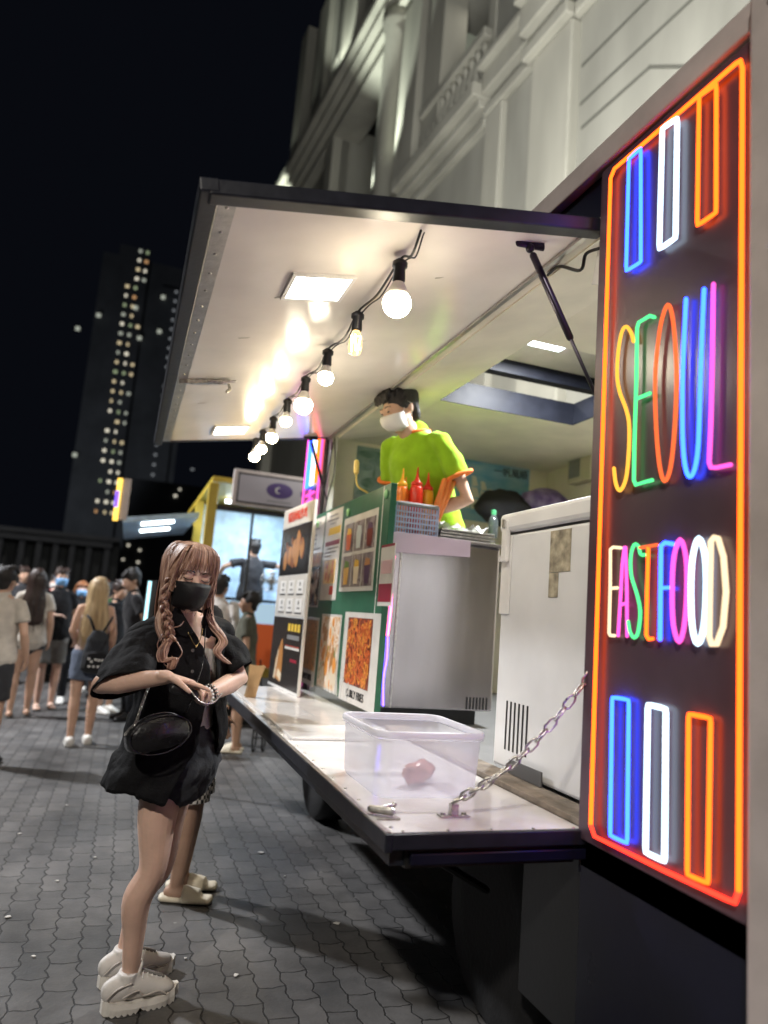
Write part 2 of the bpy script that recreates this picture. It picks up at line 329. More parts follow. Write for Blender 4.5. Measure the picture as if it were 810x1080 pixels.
# balustrade
fo('balcony_rail', [(3.3, 6.1, 12.75, 12.95, -.12, .18), (3.3, 6.1, 11.6, 11.78, -.12, .2)])
bal = BM(); lathe(bal, (0, 0, 0), [(.07, 0), (.07, .08), (.04, .12), (.1, .32), (.1, .42), (.045, .7), (.04, .78), (.07, .84), (.07, .97)], 12)
bm0 = obj('baluster', bal, fac, bld, smooth=True, local=True)
for i in range(11):
    o = bm0 if i == 0 else bm0.copy()
    if i: COL.objects.link(o); o.parent = bld
    o.location = (-.03, 3.5+i*.245, 11.78)
# recessed joint lines of the right wall (grooves drawn as narrow raised reveals)
gr = mat('shadow_joint', (.12, .12, .105), .9)
for z in (10.0, 9.35): fo('joint', [(-14, .5, z, z+.05, -.01, .012)], gr, 0)
for k, (ua, ub) in enumerate(((-1.75, .45),)):
    pass
fo('joint', [(-.95, .45, 8.92, 8.97, 0, .012)], gr, 0); fo('joint', [(-.35, .45, 8.2, 8.25, 0, .012)], gr, 0)
bm = BM()
for (u0, z0), (u1, z1) in (((-.93, 8.95), (-1.95, 8.2)), ((-.33, 8.22), (-1.0, 7.75))):
    d = V((0, u1-u0, z1-z0)).normalized()*0; tube(bm, [V((-.006, u0, z0)), V((-.006, u1, z1))], .022, 6)
obj('joint', bm, gr, bld, local=True)
# loggia column with its uplight
bm = BM(); lathe(bm, (-.12, 8.05, 11.35), [(.42, 0), (.42, .3), (.32, .35), (.3, 5.2), (.4, 5.35), (.4, 5.7)], 24); obj('column', bm, fac, bld, smooth=True, local=True)
bm = BM(); lathe(bm, (-.75, 8.3, 11.3), [(.08, 0), (.1, .1), (.1, .25), (.08, .26)], 12); obj('uplight', bm, M['led'], bld, local=True)
def fworld(u, z, d): return P0 + D_*u - N_*d + V((0, 0, z))
lamp('baluster_fill_light', 'AREA', fworld(4.6, 15.3, -.9), 7, (1, .95, .82), .6, fworld(4.6, 12, -1))  # added weak fill that brightens the balusters, not a real fitting
lamp('column_uplight', 'SPOT', fworld(8.35, 11.5, .95), 1500, (.92, 1, .86), .06, fworld(8.05, 15, 0), angle=60)
lamp('cornice_uplight', 'SPOT', fworld(13.0, 17.9, .6), 800, (.93, 1, .85), .06, fworld(13, 22, -.2), angle=70)
lamp('corner_uplight', 'SPOT', fworld(17.6, 16, 1.1), 200, (.93, 1, .85), .06, fworld(17.5, 21, 0), angle=60)
lamp('cornice_uplight', 'SPOT', fworld(9.2, 17.9, .6), 350, (.93, 1, .85), .06, fworld(9.2, 22, -.2), angle=70)

# ---- distant towers
twm = mat('dark_concrete_tower', (.09, .095, .1), .9, var=.3, vs=.2)
tw = empty('apartment_tower', (-5, 150, 0), 0, 'tall dark apartment tower with rows of lit windows against the night sky', 'tower')
bm = BM(); box(bm, (-13, 150, 0), (6, 170, 71)); box(bm, (-10, 149, 0), (-4, 150, 73)); box(bm, (-1, 149.3, 0), (4.6, 150, 66)); obj('tower_block', bm, twm, tw)
lw = [emis('lit_window', c, s) for c, s in (((1, .82, .5), .5), ((1, .93, .75), .65), ((.9, .95, .8), .3), ((1, .55, .25), .4), ((.7, .85, .5), .3))]
dw = emis('dim_window', (.8, .85, .9), .16)
rr = random.Random(4); cnt = 0
for r_ in range(28):
    z = 17.5+r_*2.02
    for cx, pr, mm in ((-7.6, .8, None), (-6.0, .8, None), (-4.6, .7, None)):
        if rr.random() > pr or (z > 64 and cx < -7) or cnt > 72: continue
        bm = BM(); w_ = rr.uniform(.35, .7); box(bm, (cx-w_/2, 148.9, z), (cx+w_/2, 148.95, z+.6)); obj('lit_window', bm, rr.choice(lw[:3]+lw), tw); cnt += 1
for r_ in range(24):
    if rr.random() < .85:
        z = 18+r_*2.05; bm = BM(); box(bm, (1.7, 149.2, z), (2.2, 149.25, z+.5)); obj('lit_window', bm, dw, tw)
for px, py in ((82, 347), (104, 333), (143, 325), (168, 350), (147, 357), (79, 480), (172, 314)):
    q = at(px, py, 'y', 148.9); bm = BM(); box(bm, (q.x-.4, 148.6, q.z-.4), (q.x+.4, 148.65, q.z+.4)); obj('lit_window', bm, lw[2], tw)
t2 = empty('office_block', (8, 110, 0), 0, 'dark office block with a few lit windows behind the yellow food truck', 'building')
bm = BM(); box(bm, (-1.5, 110, 0), (18, 125, 19)); obj('block_wall', bm, twm, t2)
for px, py in ((203, 495), (190, 516), (185, 523), (146, 593), (135, 575), (130, 590), (138, 600), (147, 580)):
    q = at(px, py, 'y', 109.8); bm = BM(); box(bm, (q.x-.11*(1+px % 3*.5), 109.8, q.z-.13), (q.x+.11*(1+px % 2), 109.9, q.z+.1*(1+py % 2*.5))); obj('lit_window', bm, lw[1] if py > 500 else dw, t2)
low = mat('dim_white_hall', (.1, .105, .12), .8, var=.2, vs=1)
hall = empty('low_hall', (-4, 36, 0), 0, 'low dark hall with a flat portico behind the crowd', 'building')
bm = BM(); box(bm, (-16, 37, 0), (-.6, 48, 4.1)); obj('wall', bm, twm, hall)
bm = BM(); box(bm, (-16, 35.6, 3.7), (-.9, 37, 4.0)); box(bm, (-16, 35.4, 4.0), (-.6, 37, 4.2)); obj('cornice', bm, low, hall)
for x in (-5.6, -4.7, -4.0, -3.3, -2.6, -1.9, -1.1):
    bx('column', (x-.12, 35.8, 0), (x+.12, 36.1, 3.7), low, hall)
# distant shrubs and lamp head

# ================================================================== FOOD TRUCK
FT = empty('food_truck', (1.3, 3.5, 0), 0, 'dark food truck with open serving hatch and tall neon sign panel', 'food truck')
Y0, Y1, ZF, ZH = 1.86, 5.16, .88, 2.745      # opening
X0, XB = 1.3, 3.45
bx('side_wall', (X0, .3, .3), (X0+.05, Y0-.03, 2.93), M['navy'], FT, .004)
bx('side_wall', (X0, Y1+.02, .56), (X0+.05, 5.75, 2.93), M['navy'], FT, .004)
bx('side_wall', (X0, Y0-.03, ZH+.03), (X0+.05, Y1+.02, 2.93), M['navy'], FT)
bx('back_wall', (XB, .3, .56), (XB+.05, 5.75, 2.93), M['cream'], FT)
bx('end_wall', (X0+.05, 5.55, .56), (XB, 5.75, 2.9), M['cream'], FT)
bx('end_wall', (X0+.05, .3, .56), (XB, .4, 2.9), M['cream'], FT)
bx('door_frame', (X0+.003, Y1-.06, ZF), (X0+.05, Y1+.02, ZH+.03), M['alu'], FT)
bx('floor', (X0+.0, .4, ZF-.1), (XB, 5.55, ZF-.004), M['grey'], FT)
bm = BM()          # roof with the open hatch hole
box(bm, (X0+.05, .4, 2.85), (1.73, 5.55, 2.93)); box(bm, (2.75, .4, 2.85), (XB, 5.55, 2.93))
box(bm, (1.73, .4, 2.85), (2.75, 3.0, 2.93)); box(bm, (1.73, 4.13, 2.85), (2.75, 5.55, 2.93)); obj('roof', bm, M['cream'], FT)
bm = BM()          # sloping strip from the hinge to the roof
prism(bm, [(X0+.05, Y0-.03, 2.742), (X0+.05, Y0-.03, 2.75), (1.74, Y0-.03, 2.851), (1.74, Y0-.03, 2.843)], (0, Y1-Y0+.05, 0)); obj('header_lining', bm, M['cream'], FT)
bm = BM()
for a, b in (((1.66, 2.92, 2.93), (1.73, 4.2, 3.0)), ((2.75, 2.92, 2.93), (2.83, 4.2, 3.0)), ((1.73, 2.92, 2.93), (2.75, 3.0, 3.0)), ((1.73, 4.13, 2.93), (2.75, 4.2, 3.0))): box(bm, a, b)
box(bm, (1.73, 4.12, 2.845), (2.75, 4.129, 2.93)); box(bm, (2.741, 3.0, 2.845), (2.749, 4.12, 2.93))
hfm = mat('satin_black_hatch_frame', (.008, .009, .014), .5, var=.3, vs=10, spec=.18); obj('roof_hatch_frame', bm, hfm, FT)
lid = bx('roof_hatch_lid', (1.6, 2.8, 3.16), (2.95, 4.0, 3.2), M['postgrey'], FT)
bm = BM()
for a, b in (((1.6, 4.0, 3.07), (2.95, 4.08, 3.24)), ((2.85, 2.8, 3.07), (2.95, 4.0, 3.158)), ((1.6, 2.8, 3.14), (1.66, 4.0, 3.158)), ((1.66, 2.8, 3.14), (2.85, 2.86, 3.158))): box(bm, a, b)
obj('rim', bm, hfm, lid)
bx('led_panel', (2.12, 3.5, 3.15), (2.34, 3.7, 3.158), M['ledcool'], lid)
for a, b in (((2.7, 3.25, 2.95), (2.82, 3.5, 3.15)), ((1.7, 3.6, 3.0), (1.75, 3.8, 3.15))):
    bm = BM(); tube(bm, [a, b], .011, 8); obj('gas_strut', bm, M['black'], FT)
bx('roof_trim', (X0-.035, .3, 2.915), (X0+.06, 5.77, 3.0), M['postgrey'], FT, .006)
bm = BM(); box(bm, (X0-.06, .85, .3), (X0-.002, at(787, 500, 'x', X0-.06).y, 2.98)); cp = obj('corner_post', bm, M['postgrey'], FT, bevel=.012)
bm = BM()
for z in (2.92, 2.3, 1.5, .7): bm = BM(); lathe(bm, (X0-.06, 1.12, z), [(.012, 0), (.012, .005), (.006, .008)], 10, (-1, 0, 0)); obj('rivet', bm, M['chrome'], cp)
bx('skirt', (X0+.012, Y0-.028, .3), (X0+.05, 2.15, .757), M['black'], FT, .004)
bx('skirt', (X0+.012, 2.8, .5), (X0+.05, 4.95, .8), M['navy'], FT, .004)
bx('chassis_rail', (X0+.25, .4, .35), (XB-.2, 5.6, .55), M['black'], FT)
bx('header_strip', (X0+.001, Y0-.02, ZH+.004), (X0+.056, Y1, ZH+.026), M['cream'], FT)
bx('sill', (X0-.004, Y0-.03, ZF-.12), (X0+.05, Y1+.02, ZF-.006), M['frame'], FT)
wd = mat('worn_sill_wood', (.24, .2, .16), .8, var=.5, vs=12, bump=.5, bs=40)
bx('worn_sill', (X0+.001, Y0-.02, ZF-.003), (X0+.115, 3.5, ZF+.018), wd, FT, .003)
for y, nm in ((2.5, 0), (5.15, 0)):
    wh = empty('wheel', (0, 0, 0)); wh.parent = FT; wh.location = (0, 0, 0); INV[wh.name] = INV[FT.name]
    c = (X0+.1, y, .36)
    bm = BM(); lathe(bm, (c[0]+.22, y, .36), [(.2, .0), (.33, .0), (.36, .02), (.36, .19), (.335, .22), (.21, .22)], 40, (-1, 0, 0)); obj('tyre', bm, M['blackrub'], wh, smooth=True)
    bm = BM(); lathe(bm, (c[0]+.18, y, .36), [(.21, 0), (.21, .17), (.19, .17), (.17, .1), (.1, .1), (.09, .15), (.04, .16)], 30, (-1, 0, 0)); obj('rim', bm, mat('dull_rim', (.12, .12, .12), .4, .6), wh, smooth=True)
bx('mudguard', (X0+.01, 2.1, .72), (X0+.3, 2.9, .76), M['black'], FT, .01)
bx('mudguard', (X0+.01, 4.75, .74), (X0+.3, 5.55, .78), M['black'], FT, .01)

# ---- canopy hatch
cn = empty('canopy', (0, 0, 0)); cn.parent = FT; INV[cn.name] = INV[FT.name]
dirc = V((-1.22, 0, -.222)).normalized(); nrm = V((-dirc.z, 0, dirc.x)); nrm = nrm if nrm.z < 0 else -nrm     # nrm: down-facing
H0 = V((X0-.003, 0, ZH)); CW = 1.236
def cpt(d, y, off=0): return H0 + dirc*d + V((0, y, 0)) + nrm*off
def cbox(name, d0, d1, y0, y1, o0, o1, m, parent=cn, bevel=0):
    bm = BM(); prism(bm, [cpt(d0, y0, o0), cpt(d1, y0, o0), cpt(d1, y0, o1), cpt(d0, y0, o1)], (0, y1-y0, 0)); return obj(name, bm, m, parent, bevel=bevel)
cbox('hatch_lining', .01, CW-.02, Y0+.03, Y1-.02, -.004, .0, M['liner'])
cbox('hatch_skin', 0, CW-.02, Y0+.03, Y1-.02, -.014, -.005, M['navy'])
cbox('hatch_frame', -.02, CW+.01, Y0-.03, Y0+.029, -.016, .03, M['frame'], bevel=.005)
cbox('hatch_frame', -.02, CW+.01, Y1-.019, Y1+.01, -.016, .006, M['frame'], bevel=.004)
cbox('hatch_frame', CW-.019, CW+.035, Y0-.031, Y1+.011, -.017, .024, M['frame'], bevel=.005)
cbox('edge_strip', CW-.075, CW-.021, Y0+.032, Y1-.022, .001, .004, M['alu'])
cbox('edge_strip', .03, CW-.08, Y0+.032, Y0+.05, .001, .004, M['liner'])
cbox('hinge', -.006, .016, Y0, Y1, .002, .012, M['alu'])
bm = BM()
for i in range(22):
    y = Y0+.08+i*.145; bm = BM(); lathe(bm, cpt(CW-.05, y, .004), [(.006, 0), (.006, .002), (.003, .004)], 8, nrm); obj('rivet', bm, M['chrome'], cn)
for i in range(8): bm = BM(); lathe(bm, cpt(.1+i*.15, Y0+.041, .004), [(.005, 0), (.005, .002)], 8, nrm); obj('rivet', bm, M['chrome'], cn)
for ya, yb in ((2.345, 2.54), (4.69, 4.91)):
    da, db = .69, .895
    o = cbox('led_panel', da, db, ya, yb, .003, .009, M['led'])
    bm = BM()
    for (a, b, c_, d_) in ((da-.014, da, ya-.014, yb+.014), (db, db+.014, ya-.014, yb+.014), (da, db, ya-.014, ya), (da, db, yb, yb+.014)):
        prism(bm, [cpt(a, c_, .001), cpt(b, c_, .001), cpt(b, c_, .012), cpt(a, c_, .012)], (0, d_-c_, 0))
    obj('frame', bm, M['whitemat'], o)
# latch bar on the lining
bm = BM(); prism(bm, [cpt(.95, 3.63, .002), cpt(1.2, 3.63, .002), cpt(1.2, 3.63, .022), cpt(.95, 3.63, .022)], (0, .028, 0)); tube(bm, [cpt(.93, 3.6, .02), cpt(1.0, 3.6, .03), cpt(1.06, 3.6, .02)], .008, 8)
tube(bm, [cpt(.96, 3.64, .02), cpt(.955, 3.62, .055), cpt(.975, 3.6, .075)], .008, 8); obj('latch', bm, M['chrome'], cn)
for i, (d, y) in enumerate(((.35, 3.0), (.5, 2.6), (.8, 3.3), (1.0, 2.7), (.9, 4.2), (.3, 4.0))): pass
sm = mat('adhesive_scuff', (.38, .35, .3), .6)
bm = BM()
for d, y, l in ((.42, 3.0, .06), (.46, 3.04, .04), (.95, 3.0, .05), (.9, 2.55, .03), (.6, 3.9, .03), (1.02, 4.1, .05), (.35, 2.3, .03)):
    prism(bm, [cpt(d, y, .0005), cpt(d+l, y+.01, .0005), cpt(d+l*.9, y+.02, .0005), cpt(d+.01, y+.012, .0005)], nrm*.0008)
obj('scuff', bm, sm, cn)
# gas struts of the canopy
def gstrut(a, b):
    a, b = V(a), V(b); bm = BM(); m_ = a.lerp(b, .6)
    tube(bm, [a.lerp(b, .05), m_], .0125, 12); tube(bm, [m_, b], .006, 8); ell(bm, a, .016, 10, 6); ell(bm, b, .014, 10, 6)
    tube(bm, [a+V((-.05, 0, .012)), a+V((.05, 0, .02))], (.018, .006), 8); obj('gas_strut', bm, mat('strut_purple_black', (.03, .025, .04), .3, .6), FT, smooth=True)
gstrut((1.135, 2.0, 2.695), (1.345, 1.885, 2.17)); gstrut((1.135, 5.08, 2.69), (1.345, 5.12, 2.17))
bm = BM(); p = spline([at(632, 262, 'x', 1.32), at(618, 268, 'x', 1.32), at(612, 285, 'x', 1.32), at(590, 281, 'x', 1.33), at(578, 290, 'x', 1.33)], 6); tube(bm, p, .006, 6); obj('power_cable', bm, M['black'], FT); bm = BM()
p = spline([(1.31, 5.1, 2.7), (1.29, 5.08, 2.5), (1.27, 5.12, 2.2), (1.28, 5.1, 1.9)], 6); tube(bm, p, .006, 6); obj('power_cable', bm, M['black'], FT); bm = BM(); p = spline([(1.31, 5.05, 2.72), (1.31, 4.98, 2.45), (1.29, 5.06, 2.2), (1.3, 5.05, 1.9)], 6); tube(bm, p, .005, 6)
obj('power_cable', bm, M['black'], FT)
bm = BM(); prism(bm, [at(632, 255, 'x', 1.33), at(640, 258, 'x', 1.33), at(632, 300, 'x', 1.33), at(624, 300, 'x', 1.33)], (.003, 0, 0)); obj('hanging_paper_strip', bm, M['paper'], FT)

# ---- serving tray
tr = empty('serving_tray', (0, 0, 0)); tr.parent = FT; INV[tr.name] = INV[FT.name]
TX, TY0, TY1 = .69, 1.80, 5.16
bx('tray_top', (TX+.022, TY0+.012, ZF-.035), (X0-.006, TY1, ZF), M['traywhite'], tr)
bx('tray_frame', (TX, TY0-.01, ZF-.042), (TX+.0215, TY1, ZF+.004), M['frame'], tr, .003)
bx('tray_frame', (TX+.0215, TY0-.01, ZF-.036), (X0-.006, TY0+.011, ZF+.003), M['frame'], tr, .003)
bx('metal_strip', (TX+.003, TY0, ZF+.0045), (TX+.019, TY1, ZF+.0065), M['alu'], tr)
bx('tray_lip', (TX+.08, TY0+.004, ZF-.08), (X0+.02, TY0+.02, ZF-.05), M['navy'], tr, .004)
bx('tray_beam', (TX+.03, TY0+.03, ZF-.085), (TX+.07, TY1, ZF-.036), M['frame'], tr)
bx('tray_beam', (TX+.07, TY0+.021, ZF-.09), (X0-.03, TY1-.1, ZF-.036), M['black'], tr)
bx('raised_board', (TX+.05, 3.12, ZF+.001), (X0-.1, TY1-.03, ZF+.013), M['traywhite'], tr, .003)
for y in (2.4, 3.4, 4.5):
    bm = BM(); tube(bm, [(TX+.1, y, ZF-.09), (X0+.03, y+.02, .5)], .014, 8); obj('tray_bracket', bm, M['black'], tr)
bm = BM()
for i in range(24): bm = BM(); lathe(bm, (TX+.04, TY0+.06+i*.14, ZF), [(.006, 0), (.005, .003)], 8); obj('rivet', bm, M['chrome'], tr)
for i in range(5): bm = BM(); lathe(bm, (TX+.06+i*.13, TY0+.025, ZF), [(.005, 0), (.004, .003)], 8); obj('rivet', bm, M['chrome'], tr)
q = at(404, 862, 'z', ZF)
bm = BM(); box(bm, (q.x-.035, q.y-.03, ZF+.001), (q.x+.04, q.y+.02, ZF+.005)); tube(bm, [q+V((-.03, .02, .018)), q+V((.02, -.012, .018))], .011, 10); tube(bm, [q+V((-.005, .005, .025)), q+V((.035, .012, .03))], .005, 8); ell(bm, q+V((.035, .012, .03)), .008)
obj('latch', bm, M['chrome'], tr)
q = at(478, 861, 'z', ZF)
bm = BM(); box(bm, (q.x-.045, q.y-.018, ZF+.001), (q.x+.045, q.y+.018, ZF+.005)); box(bm, (q.x-.011, q.y-.011, ZF+.005), (q.x+.011, q.y+.011, ZF+.035)); lathe(bm, q+V((-.033, 0, .005)), [(.008, 0), (.007, .006)], 8); lathe(bm, q+V((.033, 0, .005)), [(.008, 0), (.007, .006)], 8)
obj('chain_bracket', bm, M['chrome'], tr)
# chain links
A = q+V((0, 0, .04)); Bp = at(625, 708, 'x', X0-.012); L_ = (Bp-A).length; n = 15
bm = BM()
for i in range(n):
    t = (i+.5)/n; c = A.lerp(Bp, t)-V((0, 0, .05*math.sin(PI*t))); c2 = A.lerp(Bp, t+.01)-V((0, 0, .05*math.sin(PI*(t+.01)))); d = (c2-c).normalized()
    s = d.orthogonal().normalized() if i % 2 else d.cross(d.orthogonal().normalized()); s = Matrix.Rotation(.6, 3, d) @ s
    l = L_/n*.66; rw = .0105
    pts = [c+d*(l*a)+s*(rw*b) for a, b in ((-.55, 1), (.55, 1), (.85, .6), (1, 0), (.85, -.6), (.55, -1), (-.55, -1), (-.85, -.6), (-1, 0), (-.85, .6))]
    tube(bm, pts, .0038, 6, closed=True)
obj('chain', bm, M['chrome'], FT, smooth=True)

# ---- neon sign panel on the near side
XS = X0-.03
def neon(name, y0, y1, z0, z1):
    o = empty(name, (0, 0, 0)); o.parent = FT; INV[o.name] = INV[FT.name]
    bx('backboard', (X0-.028, y0-.012, z0-.012), (X0-.001, y1+.03, z1+.012), M['signback'], o, .003); return o
ns = neon('neon_sign', 1.215, 1.775, .872, 2.885)
NE = {k: emis('neon_'+k, c, s) for k, (c, s) in dict(orange=((1, .085, .006), 4), red=((1, .03, .015), 3), blue=((.012, .05, 1), 10), white=((.62, .82, 1), 2.2), yellow=((1, .42, .05), 1.25), green=((.10, 1, .28), 1.15), pink=((1, .09, .5), 1.5), warm=((1, .74, .45), 1.15), coral=((1, .14, .04), 1.1)).items()}
def nt_(name, pxs, col, r=.0052, closed=False, par=None, x=None, sm=0):
    pts = [at(px, py, 'x', (XS-.012) if x is None else x) for px, py in pxs]
    if sm: pts = spline(pts, sm, closed)
    bm = BM(); tube(bm, pts, r, 8, closed=closed); return obj(name, bm, NE[col], par or ns, smooth=True)
def cr(pts, ox, oy, s): return [(ox+x/s, oy+y/s) for x, y in pts]
def rnd(pts, f=.06):       # rounded corners of a closed polyline
    out = []; n = len(pts)
    for i in range(n):
        a, b, c = V(pts[i-1]), V(pts[i]), V(pts[(i+1) % n]); l = min((a-b).length, (c-b).length)*.5; k = min(l, 5)
        out += [tuple(b+(a-b).normalized()*k), tuple(b*.5+(b+(a-b).normalized()*k*.35)*.25+(b+(c-b).normalized()*k*.35)*.25), tuple(b+(c-b).normalized()*k)]
    return out
def ny(y, z): return (XS-.012, y, z)
bm = BM(); tube(bm, [at(px, py, 'x', XS-.012) for px, py in ((623, 870), (644, 188), (648, 178), (776, 67), (781, 64), (783, 72), (781, 500), (779, 940))], .0056, 8); obj('neon_border', bm, NE['orange'], ns, smooth=True)
bm = BM(); tube(bm, [at(px, py, 'x', XS-.012) for px, py in ((623, 870), (627, 882), (700, 918), (765, 948), (775, 952), (779, 940))], .0056, 8); obj('neon_border', bm, NE['red'], ns, smooth=True)
s1 = 3.375
nt_('neon_bar', rnd(cr([(180, 430), (222, 393), (222, 795), (175, 828), (168, 800)][:3]+[(218, 800), (170, 830)], 610, 40, s1)), 'blue', closed=True)
nt_('neon_bar', rnd(cr([(299, 322), (352, 286), (346, 712), (288, 752)], 610, 40, s1)), 'white', .007, closed=True)
nt_('neon_bar', rnd(cr([(430, 208), (491, 164), (490, 622), (423, 668)], 610, 40, s1)), 'orange', closed=True)
s4 = 2.84
nt_('neon_bar', rnd(cr([(300, 100), (350, 108), (345, 538), (294, 515)], 540, 700, s4)), 'blue', closed=True)
nt_('neon_bar', rnd(cr([(407, 122), (461, 135), (457, 592), (400, 565)], 540, 700, s4)), 'white', .007, closed=True)
nt_('neon_bar', rnd(cr([(529, 150), (595, 163), (587, 658), (525, 632)], 540, 700, s4)), 'orange', closed=True)
c2 = lambda p: cr(p, 610, 300, 4.05); c3 = lambda p: cr(p, 610, 540, 4.05)
nt_('neon_letter', c2([(235, 243), (227, 210), (205, 180), (185, 205), (170, 290), (166, 390), (177, 460), (203, 530), (217, 600), (215, 720), (203, 830), (178, 880), (160, 850), (152, 785)]), 'yellow', sm=4)
nt_('neon_letter', c2([(325, 140), (305, 134), (258, 162), (251, 185), (248, 400), (239, 700), (237, 835), (245, 856), (290, 842), (315, 836)]), 'green')
nt_('neon_letter', c2([(248, 489), (305, 465)]), 'green')
nt_('neon_letter', c2([(382, 86), (352, 170), (333, 320), (328, 460), (334, 640), (348, 780), (368, 840), (392, 790), (408, 660), (418, 480), (418, 330), (404, 150)]), 'coral', closed=True, sm=4)
nt_('neon_letter', c2([(460, 62), (451, 250), (445, 450), (446, 660), (457, 780), (477, 822), (499, 780), (513, 670), (521, 420), (529, 200), (537, 20)]), 'blue', sm=4)
nt_('neon_letter', c2([(577, -2), (573, 300), (566, 600), (559, 760), (566, 782), (590, 782), (650, 770)]), 'pink')
R3 = .0045
nt_('neon_letter', c3([(182, 153), (148, 150), (137, 160), (136, 320), (131, 515), (136, 527), (155, 528)]), 'warm', R3); nt_('neon_letter', c3([(137, 326), (167, 324)]), 'warm', R3)
nt_('neon_letter', c3([(170, 528), (178, 400), (188, 220), (196, 150), (202, 150), (207, 340), (208, 530)]), 'pink', R3); nt_('neon_letter', c3([(180, 396), (206, 390)]), 'pink', R3)
nt_('neon_letter', c3([(284, 183), (266, 180), (256, 145), (238, 140), (224, 190), (226, 270), (247, 340), (264, 420), (256, 510), (238, 537), (220, 510), (213, 468)]), 'green', R3, sm=3)
nt_('neon_letter', c3([(262, 153), (337, 140)]), 'coral', R3); nt_('neon_letter', c3([(299, 148), (292, 400), (290, 525), (300, 543), (317, 541)]), 'orange', R3)
nt_('neon_letter', c3([(405, 137), (370, 131), (353, 145), (351, 330), (349, 543)]), 'blue', R3+.001); nt_('neon_letter', c3([(352, 325), (402, 322)]), 'blue', R3)
nt_('neon_letter', c3([(435, 117), (409, 190), (401, 330), (406, 480), (430, 555), (453, 480), (463, 330), (459, 190)]), 'pink', R3+.001, closed=True, sm=4)
nt_('neon_letter', c3([(515, 112), (489, 190), (481, 330), (487, 490), (510, 563), (536, 490), (546, 330), (541, 190)]), 'white', R3+.002, closed=True, sm=4)
nt_('neon_letter', c3([(566, 125), (562, 300), (558, 530), (570, 566), (590, 566), (618, 490), (631, 340), (620, 190), (596, 110), (580, 108)]), 'warm', R3+.002, closed=True)
# mirrored neon panel at the far end of the opening
nf = neon('neon_sign', 5.2, 5.72, .872, 2.915)
def nz(pts, col, closed=True, r=.009):
    bm = BM(); tube(bm, [(XS-.012, y, z) for y, z in pts], r, 8, closed=closed); obj('neon_bar' if closed and len(pts) == 4 else 'neon_letter', bm, NE[col], nf, smooth=True)
for ya, col in ((5.58, 'blue'), (5.42, 'white'), (5.27, 'orange')):
    nz([(ya, 2.88), (ya+.07, 2.88), (ya+.07, 2.42), (ya, 2.42)], col)
bm = BM(); tube(bm, [(XS-.012, y, z) for y, z in ((5.22, .9), (5.22, 2.895), (5.7, 2.895), (5.7, .9))], .009, 8, closed=True); obj('neon_border', bm, NE['pink'], nf, smooth=True)
for zc in (2.3, 2.14, 1.98):
    nz([(5.6, zc+.05), (5.34, zc+.05)], 'pink', False, .01); nz([(5.47, zc+.075), (5.47, zc-.05)], 'pink', False, .01); nz([(5.58, zc-.04), (5.36, zc-.04)], 'pink', False, .01); nz([(5.56, zc), (5.38, zc)], 'pink', False, .008)

# ---- string of festoon bulbs
sl = empty('festoon_string_lights', (.72, 3.5, 2.6), 0, 'string of warm white bulbs on black cord under the open canopy', 'string lights')
ys = [2.14, 2.61, 3.06, 3.49, 3.93, 4.35, 4.72, 4.99]
kinds = ['globe', 'edison', 'globe', 'globe', 'globe', 'globe', 'globe', 'globe']
rads = [.048, .03, .036, .047, .033, .036, .035, .036]
def cu(d, y, off): return cpt(d, y, off)
pts = []
for i, y in enumerate([1.96]+ys):
    pts.append(cu(.585, y, .012 if i == 0 else .022))
    if i < len(ys): pts.append(cu(.585+random.uniform(-.008, .008), (y+ys[i])/2, .05))
bm = BM(); tube(bm, spline(pts, 6), .0045, 6); tube(bm, [p+V((.012, 0, -.004+.004*math.sin(i))) for i, p in enumerate(spline(pts, 6))], .003, 5)
obj('cord', bm, M['black'], sl, smooth=True)
gm = mat('clear_bulb_glass', (1, .85, .6), .05, trans=.9, emit=(1, .62, .22), es=.45)
hm = mat('bulb_white_collar', (.75, .72, .66), .4, emit=None)
for y, k, r in zip(ys, kinds, rads):
    c = cu(.585, y, .02); b = empty('bulb', (0, 0, 0)); b.parent = sl; INV[b.name] = INV[sl.name]
    bm = BM(); lathe(bm, c+V((0, 0, -.085)), [(.017, 0), (.022, .006), (.019, .05), (.026, .055), (.026, .07), (.008, .085)], 14); obj('socket', bm, M['black'], b, smooth=True)
    z0 = c.z-.085
    if k == 'globe':
        l = r*1.15
        bm = BM(); lathe(bm, (c.x, c.y, z0-l), [(r*.86, 0), (r*.72, l*.4), (r*.42, l*.95), (.015, l)], 16); obj('collar', bm, hm, b, smooth=True)
        bm = BM(); ell(bm, (c.x, c.y, z0-l-r*.42), (r, r, r*.96), 20, 14); obj('globe', bm, M['bulbwhite' if y in (2.14, 3.06, 3.49) else 'bulb'], b, smooth=True)
    else:
        bm = BM(); lathe(bm, (c.x, c.y, z0-.1), [(.006, 0), (.022, .008), (.028, .03), (.027, .06), (.015, .1)], 16); obj('globe', bm, gm, b, smooth=True)
        bm = BM()
        for a in (0, 2.1, 4.2): tube(bm, [(c.x+.012*math.cos(a), c.y+.012*math.sin(a), z0-.02), (c.x+.009*math.cos(a+.5), c.y+.009*math.sin(a+.5), z0-.08)], .0022, 5)
        obj('filament', bm, emis('filament_glow', (1, .7, .3), 30), b)

